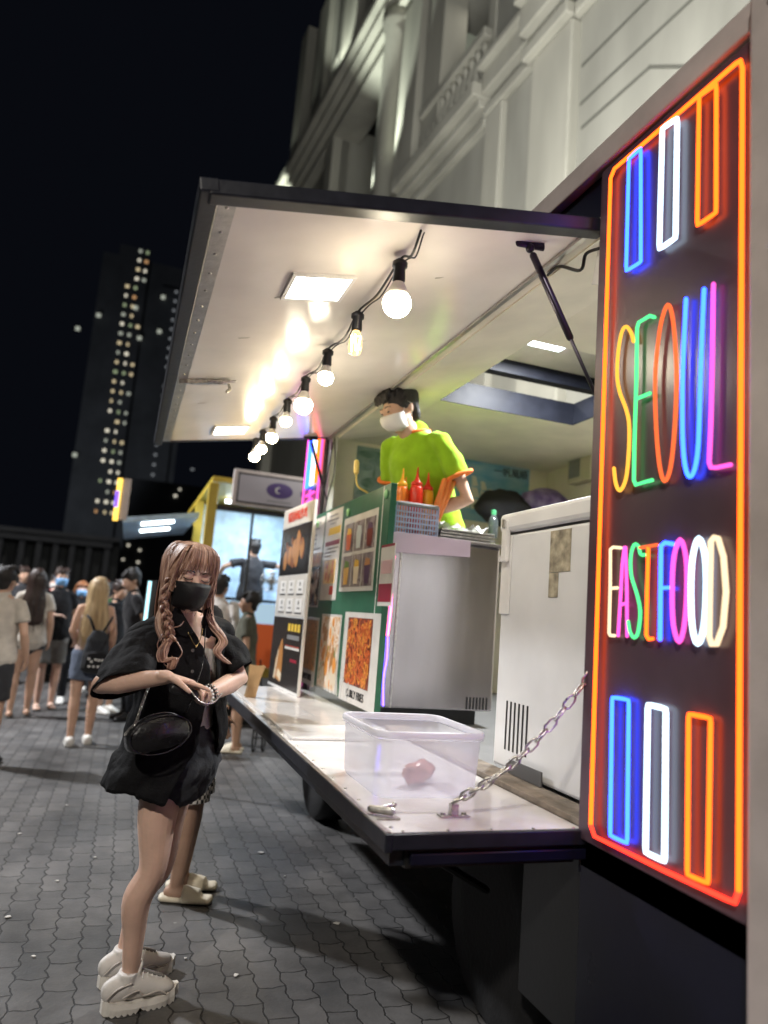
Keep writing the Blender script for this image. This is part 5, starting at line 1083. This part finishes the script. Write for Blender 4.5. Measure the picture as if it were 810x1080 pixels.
q = at(122, 640, 'y', 9.8); person(V((q.x+.02, 9.8, 0)), yawto(.7, -.6), 1.62, 'woman in black top leaning close to the dark shirted man', 'light', ('short', 'brown'), ('tee', 'black'), ('shorts', 'cream'), None, 'white', None, female=True, tilt=.3)
q = at(150, 640, 'y', 9.3); person(V((q.x-.02, 9.3, 0)), yawto(-.9, -.2), 1.76, 'man in black tee bending his head towards the woman', 'light', ('short', 'black'), ('tee', 'black'), ('long', 'darkdenim'), None, 'black', None, lean=.12, tilt=.4)
q = at(112, 650, 'y', 11.2); person(V((q.x, 11.2, 0)), yawto(.2, 1), 1.62, 'person in dark green top in the shade behind the couple', 'tan', ('short', 'black'), ('long', 'green'), ('long', 'black'), None, 'black', None, vox=.016)
# queue at the second truck
q = at(230, 640, 'y', 7.9); person(V((q.x, 7.9, 0)), yawto(.5, 1), 1.74, 'man in white shirt and navy trousers queueing beside the olive dressed woman', 'tan', ('short', 'black'), ('long', 'white'), ('long', 'navy'), None, 'black', None)
person(gp(247, 793), yawto(-1, .25), 1.58, 'dark haired woman in long olive tee dress and white slides', 'tan', ('short', 'black'), ('tee', 'olive', .84), ('dress', 'olive'), {1: ((.2, .02, 1.14), (.2, .12, .93), (0, .3, -1))}, 'slide', None, female=True)
q = at(268, 600, 'y', 10.0); person(V((q.x-.02, 10.0, .7)), yawto(-.1, 1), 1.66, 'worker in dark tee with raised elbows inside the yellow truck', 'light', ('short', 'black'), ('tee', 'darkgreyc'), ('long', 'black'), {1: ((.42, .02, 1.36), (.6, .12, 1.5), (1, .3, .3)), -1: ((-.4, .02, 1.3), (-.5, .16, 1.08), (-.2, .5, -1))}, 'black', None)
# bicycle wheel glimpsed beyond the tray
bw = empty('stroller_wheels', (0, 0, 0), 0, 'pair of thin black stroller wheels beside the woman in white slides', 'stroller'); q = gp(267, 792); bw.location = q; INV[bw.name] = Matrix.Translation(-q)
for dx in (0, .1):
    bm = BM(); c = q+V((dx, .1*dx, .13)); tube(bm, [c+V((.04*math.cos(2*PI*k/20), .12*math.cos(2*PI*k/20), .13*math.sin(2*PI*k/20))) for k in range(20)], .011, 6, closed=True); obj('tyre', bm, M['blackrub'], bw, smooth=True)
bm = BM(); tube(bm, [q+V((0, 0, .13)), q+V((.1, .01, .13)), q+V((.05, .15, .55)), q+V((.0, .1, .9))], .009, 6); obj('stroller_frame', bm, M['black'], bw)
# person right behind the woman: only elbow, legs, hem and slides show
q = gp(190, 948)
person(V((q.x, q.y+.05, 0)), yawto(1, -.25), 1.6, 'person in black with chequered shorts hem and cream slides right behind the woman', 'leg', ('short', 'black'), ('tee', 'black'), ('shorts', 'black'), {1: ((.2, -.2, 1.1), (.2, .04, 1.02), (0, 1, 0)), -1: ((-.2, .0, 1.13), (-.2, .1, .9), (0, .2, -1))}, 'slide', None, vox=.01, female=True, headoff=(0, -.14, -.04), hyaw=-.3)
# chequered band on those shorts
chk = bpy.data.materials.new('chequer_cloth'); chk.use_nodes = True; nt = chk.node_tree; cn_ = nt.nodes.new('ShaderNodeTexChecker'); tc_ = nt.nodes.new('ShaderNodeTexCoord'); nt.links.new(tc_.outputs['Object'], cn_.inputs[0]); cn_.inputs[1].default_value = (.65, .63, .6, 1); cn_.inputs[2].default_value = (.01, .01, .01, 1); cn_.inputs[3].default_value = 55; nt.links.new(cn_.outputs[0], nt.nodes['Principled BSDF'].inputs[0])
pb = [o for o in bpy.data.objects if o.get('label', '').startswith('person in black with cheq')][0]
bm = BM(); s_ = 1.6/1.7
for sd in (-1, 1):
    a, b = V((sd*.085, 0, .9))*s_, V((sd*.09, .015, .49))*s_
    tube(bm, [a.lerp(b, .8), a.lerp(b, .98)], [.1*s_, .1*s_], 16, cap='flat')
obj('chequered_hem', bm, chk, pb, local=True)

shirtm0 = mat('cloth_black_cotton', (.005, .005, .006), .75, var=.3, vs=6, bump=.25, bs=160, spec=.22)
# ------------------------------------------------------------------ the woman in front
W = lambda px, py, y: at(px, py, 'y', y)
w0 = V((.2, 2.88, 0))
wm = empty('person', w0, 0, 'woman with pink blonde hair and black mask in an oversized black shirt by the tray', 'person', 'people at the night market')
hc = W(199, 612, 2.72); ha = R(14); hs = .98
HT = Matrix.Translation(hc) @ Matrix.Rotation(ha, 4, 'Z') @ Matrix.Rotation(R(4), 4, 'Y') @ Matrix.Rotation(R(8), 4, 'X')
hd_ = lambda x, y, z: HT @ (V((x, y, z))*hs)
shR, shL = W(152, 668, 2.76), W(232, 664, 2.9); nb = (shR+shL)/2+V((0, 0, .03))
tx = (shL-shR).normalized()                       # across the chest, her right to her left
bm = BM()
pv = W(184, 800, 2.89); ws = W(190, 752, 2.88); ch = W(194, 702, 2.85)
tube(bm, [pv+V((0, 0, -.05)), pv, ws, ch, ch.lerp(nb, .6), nb+V((0, 0, -.01))], [(.14, .11), (.16, .12), (.115, .09), (.145, .1), (.15, .09), (.11, .06)], 18, ref=tx)
tube(bm, [nb+V((0, .01, -.03)), hd_(0, .02, -.06)], [.052, .05], 14)
tube(bm, [nb+V((-.0, -.02, .0))-tx*.1, nb+V((0, -.05, -.015)), nb+tx*.1], [.018, .02, .018], 8)
headmesh(bm, HT, hs)
# arms
H1, T1, H2, T2 = gp(108, 1070), gp(184, 1052), gp(105, 1043), gp(181, 1022)
NA = H1+(T1-H1).normalized()*.085+V((0, 0, .115)); FA = H2+(T2-H2).normalized()*.085+V((0, 0, .115))
eR, wR = W(107, 722, 2.64), W(176, 714, 2.5); eL, wL = W(252, 716, 2.84), W(212, 736, 2.62)
for a, e_, w_ in ((shR, eR, wR), (shL, eL, wL)):
    a = a+V((0, 0, -.02)); tube(bm, [a, a.lerp(e_, .5), e_, e_.lerp(w_, .28), e_.lerp(w_, .7), w_], [.036, .04, .036, .038, .029, .0235], 14)
dR = (W(226, 724, 2.47)-wR).normalized(); hand(bm, wR, W(215, 724, 2.49)-wR, (-.1, -.1, -1), -1, .42, .98, .12, idx=.08)
hand(bm, wL, W(188, 728, 2.53)-wL, (0, -.25, 1), -1, .38, .95, .1)
for hp, kn, an in ((W(178, 812, 2.85), W(163, 915, 2.82), NA), (W(190, 812, 2.98), W(171, 912, 3.03), FA)):
    lp = spline([hp+V((-.01, 0, 0)), hp.lerp(kn, .5)+V((-.016, 0, 0)), kn+V((-.006, 0, 0)), kn.lerp(an, .3)+V((-.036, 0, 0)), kn.lerp(an, .65)+V((-.02, 0, 0)), an+V((-.004, 0, 0))], 6); lr = spline([(.085, 0, 0), (.069, 0, 0), (.049, 0, 0), (.051, 0, 0), (.038, 0, 0), (.029, 0, 0)], 6); tube(bm, lp, [r.x for r in lr], 18)
    tube(bm, [an+V((0, 0, .01)), an+V((.0, .0, -.04))], .031, 10)
body = remesh(obj('body', bm, SK['fair'], wm), .0052, 2, sm=.4)
lz = SK['leg']
# eyelashes, brows, eyelid shading lines
bm = BM()
for sd in (-1, 1):
    tube(bm, spline([hd_(sd*.0165, -.0905, .016), hd_(sd*.026, -.0955, .0105), hd_(sd*.038, -.0945, .0105), hd_(sd*.0485, -.0855, .0145)], 4), .0016, 5)
obj('eyelashes', bm, M['ink'], wm)
bm = BM()
for sd in (-1, 1): tube(bm, spline([hd_(sd*.014, -.0955, .038), hd_(sd*.03, -.0975, .0435), hd_(sd*.05, -.085, .038)], 4), (.0028, .0014), 6)
obj('eyebrows', bm, HR['brown'], wm)
maskobj(HT @ Matrix.Translation((0, -.004, .002)) @ Matrix.Diagonal((.93, 1, 1, 1)), MK['black'], wm, hs*1.02, tall=1.08)
# hair: under-volume, then locks
hm_ = HR['pinkblond']; rh = random.Random(5)
hms = [hm_, hairmat('pale_pink_streak', (.62, .43, .33), (.36, .2, .15)), hairmat('deep_ash_streak', (.3, .16, .115), (.12, .06, .045))]
def strand(bm, pts, r0, r1=None, n=5, seg=4, flat=.6):
    p = spline(pts, n); m = len(p); r1 = r0*.35 if r1 is None else r1; q = rh.choice((0, 0, 1, 2))
    tube(bm, p, [((r0*(1-i/(m-1))+r1*i/(m-1))*(1 if i else .5),)*2 for i in range(m)], seg, cap='flat', mt=q)
bm = BM(); r3 = HT.to_3x3()
ell(bm, hd_(0, .03, .046), (.082*hs, .096*hs, .088*hs), 24, 16, r3)
tube(bm, [hd_(0, .05, .04), hd_(0, .06, -.06), hd_(0, .075, -.15)], [(.085, .07), (.08, .05), (.06, .035)], 16, ref=r3 @ V((1, 0, 0)))
for sd in (-1, 1): tube(bm, [hd_(sd*.05, -.04, .1), hd_(sd*.072, -.025, .04), hd_(sd*.076, -.015, -.03)], [.018, .016, .012], 10)
remesh(obj('hair', bm, hm_, wm), .006, 2, .006, .02)
bm = BM(); J = lambda a: rh.uniform(-a, a)
for k in range(260):            # crown flowing from the parting
    sd = 1 if k % 2 else -1; t = rh.random(); y0 = -.06+.16*t
    strand(bm, [hd_(J(.01), y0, .138-.02*abs(t-.4)), hd_(sd*.05, y0+.005+J(.008), .128), hd_(sd*(.079+J(.003)), y0+.015, .07), hd_(sd*(.083+J(.004)), y0*.6+.02, -.0), hd_(sd*(.064+J(.006)), y0*.4+.03, -.085)], .0038, .0016, 4)
for k in range(160):             # back of the head
    a = J(1.2); strand(bm, [hd_(J(.02), .03, .142), hd_(math.sin(a)*.07, .09, .11), hd_(math.sin(a)*.09, .05+.08*math.cos(a), .03), hd_(math.sin(a)*.085, .06+.06*math.cos(a), -.1), hd_(math.sin(a)*.07, .07+.03*math.cos(a), -.18)], .004, .002, 4)
obj('hair_crown', bm, hms, wm, smooth=True)
bm = BM()                       # airy fringe
for k in range(84):
    x = -.06+.12*k/83+J(.006); zend = .046+J(.008)+.03*abs(x/.06)**3*-1
    strand(bm, [hd_(x*.35, -.03, .142), hd_(x*.75, -.085, .125), hd_(x*.98, -.107+.02*abs(x/.06)**2, .085), hd_(x*1.12+J(.004), -.104+.028*abs(x/.06)**2, zend)], .0025, .0008, 4)
for sd in (-1, 1):
    for k in range(40):         # longer pieces framing the face
        x = sd*(.056+.012*rh.random()); strand(bm, [hd_(x*.4, -.03, .14), hd_(x*1.0, -.075, .11), hd_(x*1.18, -.068+J(.006), .04), hd_(x*1.2+J(.004), -.055+J(.01), -.01), hd_(x*1.15+J(.006), -.05+J(.01), -.045)], .0032, .0014, 4)
obj('fringe', bm, hms, wm, smooth=True)
def lockset(path, n, r, spread, wave=0, seed=1, curl=0, end=.3):
    q = random.Random(seed); bm = BM(); path = spline(path, 7); m = len(path)
    for k in range(n):
        a = q.uniform(0, 2*PI); rr_ = q.random()**.5*spread; ph = q.uniform(0, .9); pts = []; cut = m-q.randint(0, m//4)
        for i in range(cut):
            t = i/(m-1); f = min(1, .45+t*2)*(1-.35*t) ; w_ = wave*math.sin(t*curl+ph)
            pts.append(path[i]+V((math.cos(a+t*2.4)*rr_*f+w_, math.sin(a+t*2.4)*rr_*f*.7-abs(w_)*.4, 0)))
        tube(bm, pts, [(r*.75*(.6+.6*math.sin(PI*min(1, .25+i/len(pts)*.75))), r*.5) for i in range(len(pts))], 5, cap='flat', mt=q.choice((0, 0, 1, 2)))
    return bm
# her right side: braid then curled ends; her left side: loose wavy lock
br_ = [hd_(-.078, -.035, -.0), W(173, 634, 2.67), W(177, 655, 2.66), W(180, 676, 2.66)]
bm = BM(); bp = spline(br_, 9); m = len(bp)
for k in range(3):
    pts = [];
    for i in range(m):
        t = i/(m-1); ph = t*15+k*2*PI/3; pts.append(bp[i]+V((.0125*math.cos(ph), .010*math.sin(2*ph)-.004, 0)))
    for j in range(9):
        o_ = V((J(.005), J(.004), 0)); tube(bm, [p+o_ for p in pts], [(.0042, .003)]*m, 5, cap='flat', mt=j%3)
obj('braid', bm, hms, wm, smooth=True)
obj('curled_lock', lockset([W(180, 674, 2.66), W(171, 686, 2.64), W(172, 698, 2.63), W(184, 694, 2.62), W(181, 706, 2.62)], 70, .0042, .018, seed=2), hms, wm, smooth=True)
obj('curled_lock', lockset([hd_(-.076, .0, -.02), W(170, 640, 2.7), W(169, 660, 2.69), W(174, 680, 2.66), W(171, 692, 2.64), W(180, 699, 2.63), W(178, 706, 2.63)], 60, .004, .013, wave=.006, curl=12, seed=3), hms, wm, smooth=True)
obj('wavy_lock', lockset([hd_(.074, -.02, .0), W(219, 640, 2.74), W(226, 660, 2.74), W(233, 676, 2.73), W(231, 688, 2.72), W(240, 700, 2.72)], 100, .0042, .018, wave=.008, curl=13, seed=4), hms, wm, smooth=True)
bm = BM()
for pts in ([(172, 668, 2.65), (166, 680, 2.64), (170, 692, 2.63)], [(186, 676, 2.64), (192, 688, 2.63), (186, 696, 2.62), (181, 692, 2.62)], [(176, 690, 2.64), (173, 700, 2.63), (180, 704, 2.63)], [(224, 644, 2.72), (220, 654, 2.71), (226, 662, 2.71)], [(168, 628, 2.68), (176, 636, 2.66), (178, 646, 2.66)], [(182, 662, 2.65), (190, 660, 2.64), (194, 655, 2.64)]):
    strand(bm, [W(*p) for p in pts], .003, .0015, 6)
for k in range(70):
    a = J(1.5); sd = math.copysign(1, a); o_ = rh.uniform(.0, .012)
    tube(bm, spline([hd_(J(.03), .03, .14), hd_(math.sin(a)*(.07+o_), .02-.03*math.cos(a*2), .11+o_), hd_(math.sin(a)*(.088+o_), -.02+J(.02), .02), hd_(math.sin(a)*(.09+o_)+J(.012), -.02+J(.03), -.09+J(.04))], 5), .0008, 4, cap='flat', mt=k % 2)
obj('loose_strand', bm, hms, wm, smooth=True)

# white tee and shorts
bm = BM(); tube(bm, [shR+V((-.005, 0, -.015)), shR.lerp(nb, .5)+V((0, .0, -.005)), nb+V((0, .03, .0)), shL.lerp(nb, .5)+V((0, 0, -.005)), shL+V((.005, 0, -.015))], [(.058, .062), (.058, .075), (.04, .06), (.058, .075), (.058, .062)], 16, ref=(0, 0, 1)); remesh(obj('shirt_yoke', bm, shirtm0, wm), .007, 2, .01, .06)
bm = BM(); tube(bm, [pv+V((0, 0, .0)), ws, ch, ch.lerp(nb, .35)], [(.168, .128), (.128, .103), (.158, .113), (.15, .1)], 20, ref=tx); remesh(obj('white_tee', bm, CL['white'], wm), .009, 2, .01, .06)
bm = BM(); tube(bm, [pv+V((0, 0, -.04)), pv, pv+V((0, 0, .12))], [(.17, .145), (.185, .15), (.14, .115)], 20, ref=tx)
for hp, kn in ((W(182, 815, 2.84), W(168, 900, 2.82)), (W(196, 812, 2.97), W(184, 900, 3.0))): tube(bm, [hp+V((0, 0, .06)), hp.lerp(kn, .06)], [.1, .1], 14, cap='flat')
remesh(obj('denim_shorts', bm, CL['darkdenim'], wm), .009, 1, .02, .05)
# oversized shirt: open surface with thickness
def gridobj(name, rows, m, par, th=.004, closed=False, disp=.02, ds=.09, sub=1):
    bm = BM(); vr = [[bm.verts.new(p) for p in r] for r in rows]
    for a, b in zip(vr, vr[1:]):
        n = len(a)
        for k in range(n if closed else n-1): bm.faces.new((a[k], a[(k+1) % n], b[(k+1) % n], b[k]))
    o = obj(name, bm, m, par, smooth=True)
    s_ = o.modifiers.new('round', 'SUBSURF'); s_.levels = s_.render_levels = sub
    folds(o, disp, ds)
    s_ = o.modifiers.new('cloth', 'SOLIDIFY'); s_.thickness = th; s_.offset = 0
    return o
shirtm = shirtm0
fw0 = V((tx.y, -tx.x, 0)).normalized()               # chest direction, towards the camera
R3_ = [ # centre, half width, half depth, opening half angle, skew
    (nb+V((0, .01, .045)), .072, .06, 52), (nb+V((0, .0, .022)), .125, .08, 38), (ch.lerp(nb, .84), .19, .105, 20), (ch.lerp(nb, .4), .178, .128, 9), (ch, .175, .138, 5), (ch.lerp(ws, .5), .175, .142, 6),
    (ws, .18, .146, 12), (ws.lerp(pv, .6), .19, .152, 19), (W(180, 792, 2.88), .2, .158, 24), (W(173, 808, 2.88), .196, .155, 28), (W(169, 822, 2.88), .198, .158, 31)]
rows = []; n_ = 44
for j, (c, a, b, g_) in enumerate(R3_):
    row = []
    for k in range(n_+1):
        th_ = R(g_)+(2*PI-2*R(g_))*k/n_; th_ += R(14)     # opening turned to her left (image right)
        p = c+fw0*(b*math.cos(th_))+tx*(a*math.sin(th_))
        f = j/(len(R3_)-1)
        p += (fw0*math.cos(th_)+tx*math.sin(th_))*(.009*f*math.sin(th_*6+j*.3))
        if j >= 7:
            u_ = (p.x-c.x)/a; ff = (j-6)/4; p.z += ff*(-.085*max(0, u_+.55) if k > n_/2 and math.cos(th_) > -.3 else .045*max(0, u_+.2)); p.x -= ff*.012*max(0, -u_)
        row.append(p)
    rows.append(row)
folds(gridobj('black_shirt', rows, shirtm, wm, disp=.042, ds=.12, sub=2), .014, .045)
def sleeve(a, e_, rs, drop, nm='sleeve'):
    rows = []; m = len(rs)
    for j, r in enumerate(rs):
        t = j/(m-1)*1.02; c = a.lerp(e_, t); d = (e_-a).normalized(); u = V((0, 0, 1)); u = (u-d*u.dot(d)).normalized(); v_ = d.cross(u); row = []
        for k in range(20):
            th_ = 2*PI*k/20; rr_ = r*(1+.05*math.sin(th_*4+j)); p = c+u*(rr_*math.cos(th_)*1.0)+v_*(rr_*math.sin(th_)*.85)+V((0, 0, -drop*t))
            row.append(p)
        rows.append(row)
    return gridobj(nm, rows, shirtm, wm, closed=True, disp=.05, ds=.11, sub=2)
oc, ou, ov = W(129, 723, 2.63), (W(164, 712, 2.6)-W(94, 729, 2.66))*.5, V((0, .085, -.05))
a_ = shR+V((.05, .01, -.005)); d_ = (eR-a_).normalized(); uu = V((0, 0, 1)); uu = (uu-d_*uu.dot(d_)).normalized(); vv = d_.cross(uu); srows = []
for j in range(8):
    t = j/7; e_ = t*t*(3-2*t); c = a_.lerp(oc, t)+V((-.025, 0, .02))*math.sin(PI*t); row = []
    for k in range(24):
        th_ = 2*PI*k/24; p0 = uu*(.064+.03*t)*math.cos(th_)+vv*(.07+.025*t)*math.sin(th_); p1 = ou*math.cos(th_)*-1+ov*math.sin(th_); row.append(c+p0.lerp(p1*1.0, e_)*(1+.03*math.sin(th_*5+j)))
    srows.append(row)
folds(gridobj('sleeve', srows, shirtm, wm, closed=True, disp=.03, ds=.1, sub=2), .012, .045)
sleeve(shL+V((-.045, .0, -.005)), eL.lerp(shL, .18), [.062, .07, .073, .075, .075], .01)
# right sleeve hem falls forward along the forearm
# collar wings, buttons, pocket flap
bm = BM()
for sd, pts in ((-1, ((181, 641), (189, 640), (206, 668), (196, 672), (183, 668))), (1, ((222, 640), (216, 643), (212, 670), (221, 674), (229, 664)))):
    P_ = [W(x, y, 2.685 if sd < 0 else 2.72)+V((0, .006*k, 0)) for k, (x, y) in enumerate(pts)]; prism(bm, P_, (0, .008, 0))
o = obj('collar', bm, shirtm, wm, bevel=.003)
bm = BM()
for px, py in ((209, 686), (208.5, 708)): lathe(bm, W(px-6, py, 2.69), [(.0065, 0), (.0065, .003), (.003, .0032)], 12, fw0)
obj('button', bm, mat('dark_button', (.09, .085, .08), .25), wm)
# necklace
bm = BM(); tube(bm, spline([W(193, 652, 2.72), W(199, 668, 2.7), W(207, 681, 2.695), (W(213, 668, 2.72)), W(215, 652, 2.76)], 6), .0014, 5); ell(bm, W(207, 682, 2.69), .004, 8, 6); obj('necklace', bm, mat('gold_chain', (.75, .55, .25), .25, 1), wm)
# bracelets on her left wrist
for i, (t, m_) in enumerate(((.9, M['whitemat']), (.84, M['black']), (.78, M['chrome']))):
    c = eL.lerp(wL, t); d = (wL-eL).normalized(); a_ = d.orthogonal().normalized(); b_ = d.cross(a_); bm = BM()
    for k in range(16): ell(bm, c+(a_*math.cos(k*PI/8)+b_*math.sin(k*PI/8))*.031, .0055 if i < 2 else .004, 8, 6)
    obj('bracelet', bm, m_, wm, smooth=True)
# chunky sneakers
def sneaker(heel, toe, name='sneaker'):
    heel, toe = V(heel), V(toe); d = toe-heel; L_ = d.length; d.normalize(); v_ = V((-d.y, d.x, 0)); up = V((0, 0, 1))
    so = empty(name, (0, 0, 0)); so.parent = wm; INV[so.name] = INV[wm.name]
    P_ = lambda x, y, z: heel+d*x+v_*y+up*z
    bm = BM(); N_s = 40
    def outl(x): t = x/L_; return (.03+.018*math.sin(PI*min(1, t*1.15))**.7+.008*(t > .55)*math.sin(PI*(t-.55)/.45)) * (1 if .03 < t < .97 else .75)
    secs = []
    for i in range(N_s+1):
        x = -.008+(L_+.014)*i/N_s; t = i/N_s; w_ = outl(max(0, min(L_, x)))*(.35+.65*min(1, math.sin(PI*min(max(t, .012), .988))*5)); zb = .0 if i % 3 else .006
        if .4 < t < .52: zb += .012*math.sin(PI*(t-.4)/.12)
        if t > .9: zb += (t-.9)*.16
        ztop = .046-.012*math.sin(PI*t)+(.01 if t > .85 else 0)*(t-.85)/.15+.005*math.sin(t*30)*.3
        secs.append([P_(x, -w_, zb), P_(x, -w_*1.04, ztop*.55), P_(x, -w_*.95, ztop), P_(x, w_*.95, ztop), P_(x, w_*1.04, ztop*.55), P_(x, w_, zb)])
    vr = [[bm.verts.new(p) for p in s_] for s_ in secs]
    for a, b in zip(vr, vr[1:]):
        for k in range(6): bm.faces.new((a[k], a[(k+1) % 6], b[(k+1) % 6], b[k]))
    bm.faces.new(vr[0]); bm.faces.new(vr[-1][::-1]); obj('sole', bm, mat('sole_white', (.66, .63, .58), .6, bump=.2), so, smooth=False)
    bm = BM()
    xs_ = [.012, .05, .09, .13, .17, .21, L_-.025]; tp_ = [.108, .122, .124, .112, .094, .078, .064]; ww_ = [.028, .037, .04, .042, .0445, .043, .034]
    sp_c = spline([P_(x, 0, (t+.03)/2) for x, t in zip(xs_, tp_)], 5); sp_r = spline([(w, (t-.03)/2, 0) for w, t in zip(ww_, tp_)], 5); tube(bm, sp_c, [(r.x, r.y) for r in sp_r], 18, ref=v_)
    tube(bm, [P_(.07, 0, .08), P_(.072, 0, .128)], [(.034, .042), (.034, .044)], 14, cap='flat'); tube(bm, [P_(.1, 0, .1), P_(.112, 0, .15)], [(.03, .016), (.028, .008)], 12, ref=v_)
    remesh(obj('upper', bm, mat('upper_white', (.66, .63, .6), .5, var=.06, vs=20, bump=.1, bs=80), so), .005, 6)
    bm = BM()
    for k in range(6):
        x = .118+k*.017; z = .122-.0082*k; tube(bm, spline([P_(x, -.028, z-.018), P_(x+.006, 0, z+.001), P_(x, .028, z-.018)], 4), .0035, 6)
        tube(bm, [P_(x, -.028, z-.018), P_(x+.02, .028, z-.022)], .003, 5)
    obj('laces', bm, M['whitemat'], so, smooth=True)
    bm = BM(); tube(bm, spline([P_(.1, .0, .132), P_(.12, 0, .121), P_(.15, 0, .108), P_(.2, 0, .086)], 4), (.006, .012), 8, ref=up); obj('tongue', bm, mat('grey_tongue', (.22, .21, .2), .8), so, smooth=True)
    bm = BM()
    for sgn in (-1, 1): tube(bm, spline([P_(.05, sgn*.044, .06), P_(.1, sgn*.0465, .075), P_(.12, sgn*.0475, .055), P_(.17, sgn*.048, .06), P_(.2, sgn*.047, .045)], 5), (.003, .003), 6); tube(bm, spline([P_(.0, sgn*.03, .06), P_(.03, sgn*.04, .09), P_(.075, sgn*.043, .1)], 4), .003, 6)
    obj('side_panel', bm, mat('greige_trim', (.5, .46, .42), .5), so, smooth=True)
sneaker(H1, T1); sneaker(H2, T2)
# handbag: half-moon leather crossbody, held at her side
hbc = W(166, 775, 2.66); hb = empty('handbag', hbc, 0, 'black rounded leather crossbody bag hanging on a silver chain at the woman\'s hip', 'handbag')
leather = mat('black_leather', (.012, .012, .013), .27, var=.3, vs=20, bump=.25, bs=120, coat=.3)
Rb = Matrix.Rotation(R(-12), 3, 'Y') @ Matrix.Rotation(R(20), 3, 'Z')
Bq = lambda x, y, z: hbc+Rb @ V((x, y, z))
bm = BM(); m_ = []
for j in range(9):
    t = -1+2*j/8; y = t*.034; f = (1-abs(t)**3*.14); ring_ = []
    for k in range(28):
        a = 2*PI*k/28; x = .112*math.copysign(abs(math.cos(a))**.8, math.cos(a))*f; z = .056*math.copysign(abs(math.sin(a))**.75, math.sin(a))*f
        if z < 0: z *= 1.12
        ring_.append(Bq(x, y, z+.012*(1-(x/.108)**2)))
    m_.append(ring_)
rings(bm, m_, True, True); o = obj('bag_body', bm, leather, hb, smooth=True)
bm = BM(); tube(bm, [Bq(.1*math.cos(R(8+164*k/16)), -.008+.036*0, .066*math.sin(R(8+164*k/16))+.006) for k in range(17)], .0035, 6); tube(bm, [Bq(.109*math.cos(2*PI*k/28), -.034, .062*math.sin(2*PI*k/28)+.003) for k in range(28)], .003, 5, closed=True); obj('piping', bm, leather, hb, smooth=True)
bm = BM(); cpth = spline([Bq(-.105, 0, .03), W(143, 762, 2.62), W(150, 742, 2.6), W(158, 722, 2.6), W(166, 712, 2.62)], 8)
for i in range(0, len(cpth)-1):
    c = cpth[i]; d = (cpth[i+1]-c).normalized(); s_ = (d.orthogonal().normalized() if i % 2 else d.cross(d.orthogonal().normalized()))
    tube(bm, [c+d*(.0085*a)+s_*(.0045*b) for a, b in ((-1, 0), (-.5, 1), (.5, 1), (1, 0), (.5, -1), (-.5, -1))], .0014, 5, closed=True)
obj('chain_strap', bm, M['chrome'], hb)
bm = BM(); tube(bm, spline([W(217, 652, 2.76), W(216, 676, 2.69), W(214, 700, 2.665), W(207, 722, 2.64), W(198, 748, 2.62), Bq(.1, 0, .05)], 8), (.006, .002), 6); obj('leather_strap', bm, leather, hb, smooth=True)
q = at(157, 640, 'y', 6.0); gs_ = empty('glowing_sign_stand', (q.x, 6.0, 0), 0, 'narrow upright sign with a cold white glowing edge right behind the woman', 'sign stand')
bx('sign_case', (q.x-.03, 6.0, q.z-.2), (q.x+.04, 6.3, q.z+.21), M['black'], gs_, .004); bx('lit_edge', (q.x-.028, 5.985, q.z-.19), (q.x-.002, 5.999, q.z+.2), emis('cyan_edge_light', (.45, .9, 1), 1.6), gs_); bx('pole', (q.x-.012, 6.1, .03), (q.x+.012, 6.13, q.z-.2), M['black'], gs_); bx('foot', (q.x-.15, 5.95, 0), (q.x+.15, 6.25, .03), M['black'], gs_)
# small black case in her hands
q = W(192, 729, 2.47); bm = BM(); tube(bm, [q+V((-.03, 0, .008)), q+V((.045, .01, -.012))], [(.016, .011), (.016, .011)], 12); o = obj('small_black_case', bm, M['black'], smooth=True); own(o, q, 'small black case held between the woman\'s hands', 'case')
bm = BM(); tube(bm, spline([q+V((.03, 0, 0)), q+V((.06, -.01, -.03)), q+V((.1, .0, -.035)), q+V((.13, .02, -.005))], 6), .003, 6); o = obj('key_ring_cord', bm, M['chrome'], smooth=True); own(o, q, 'thin silver cord looping from the small black case', 'cord')
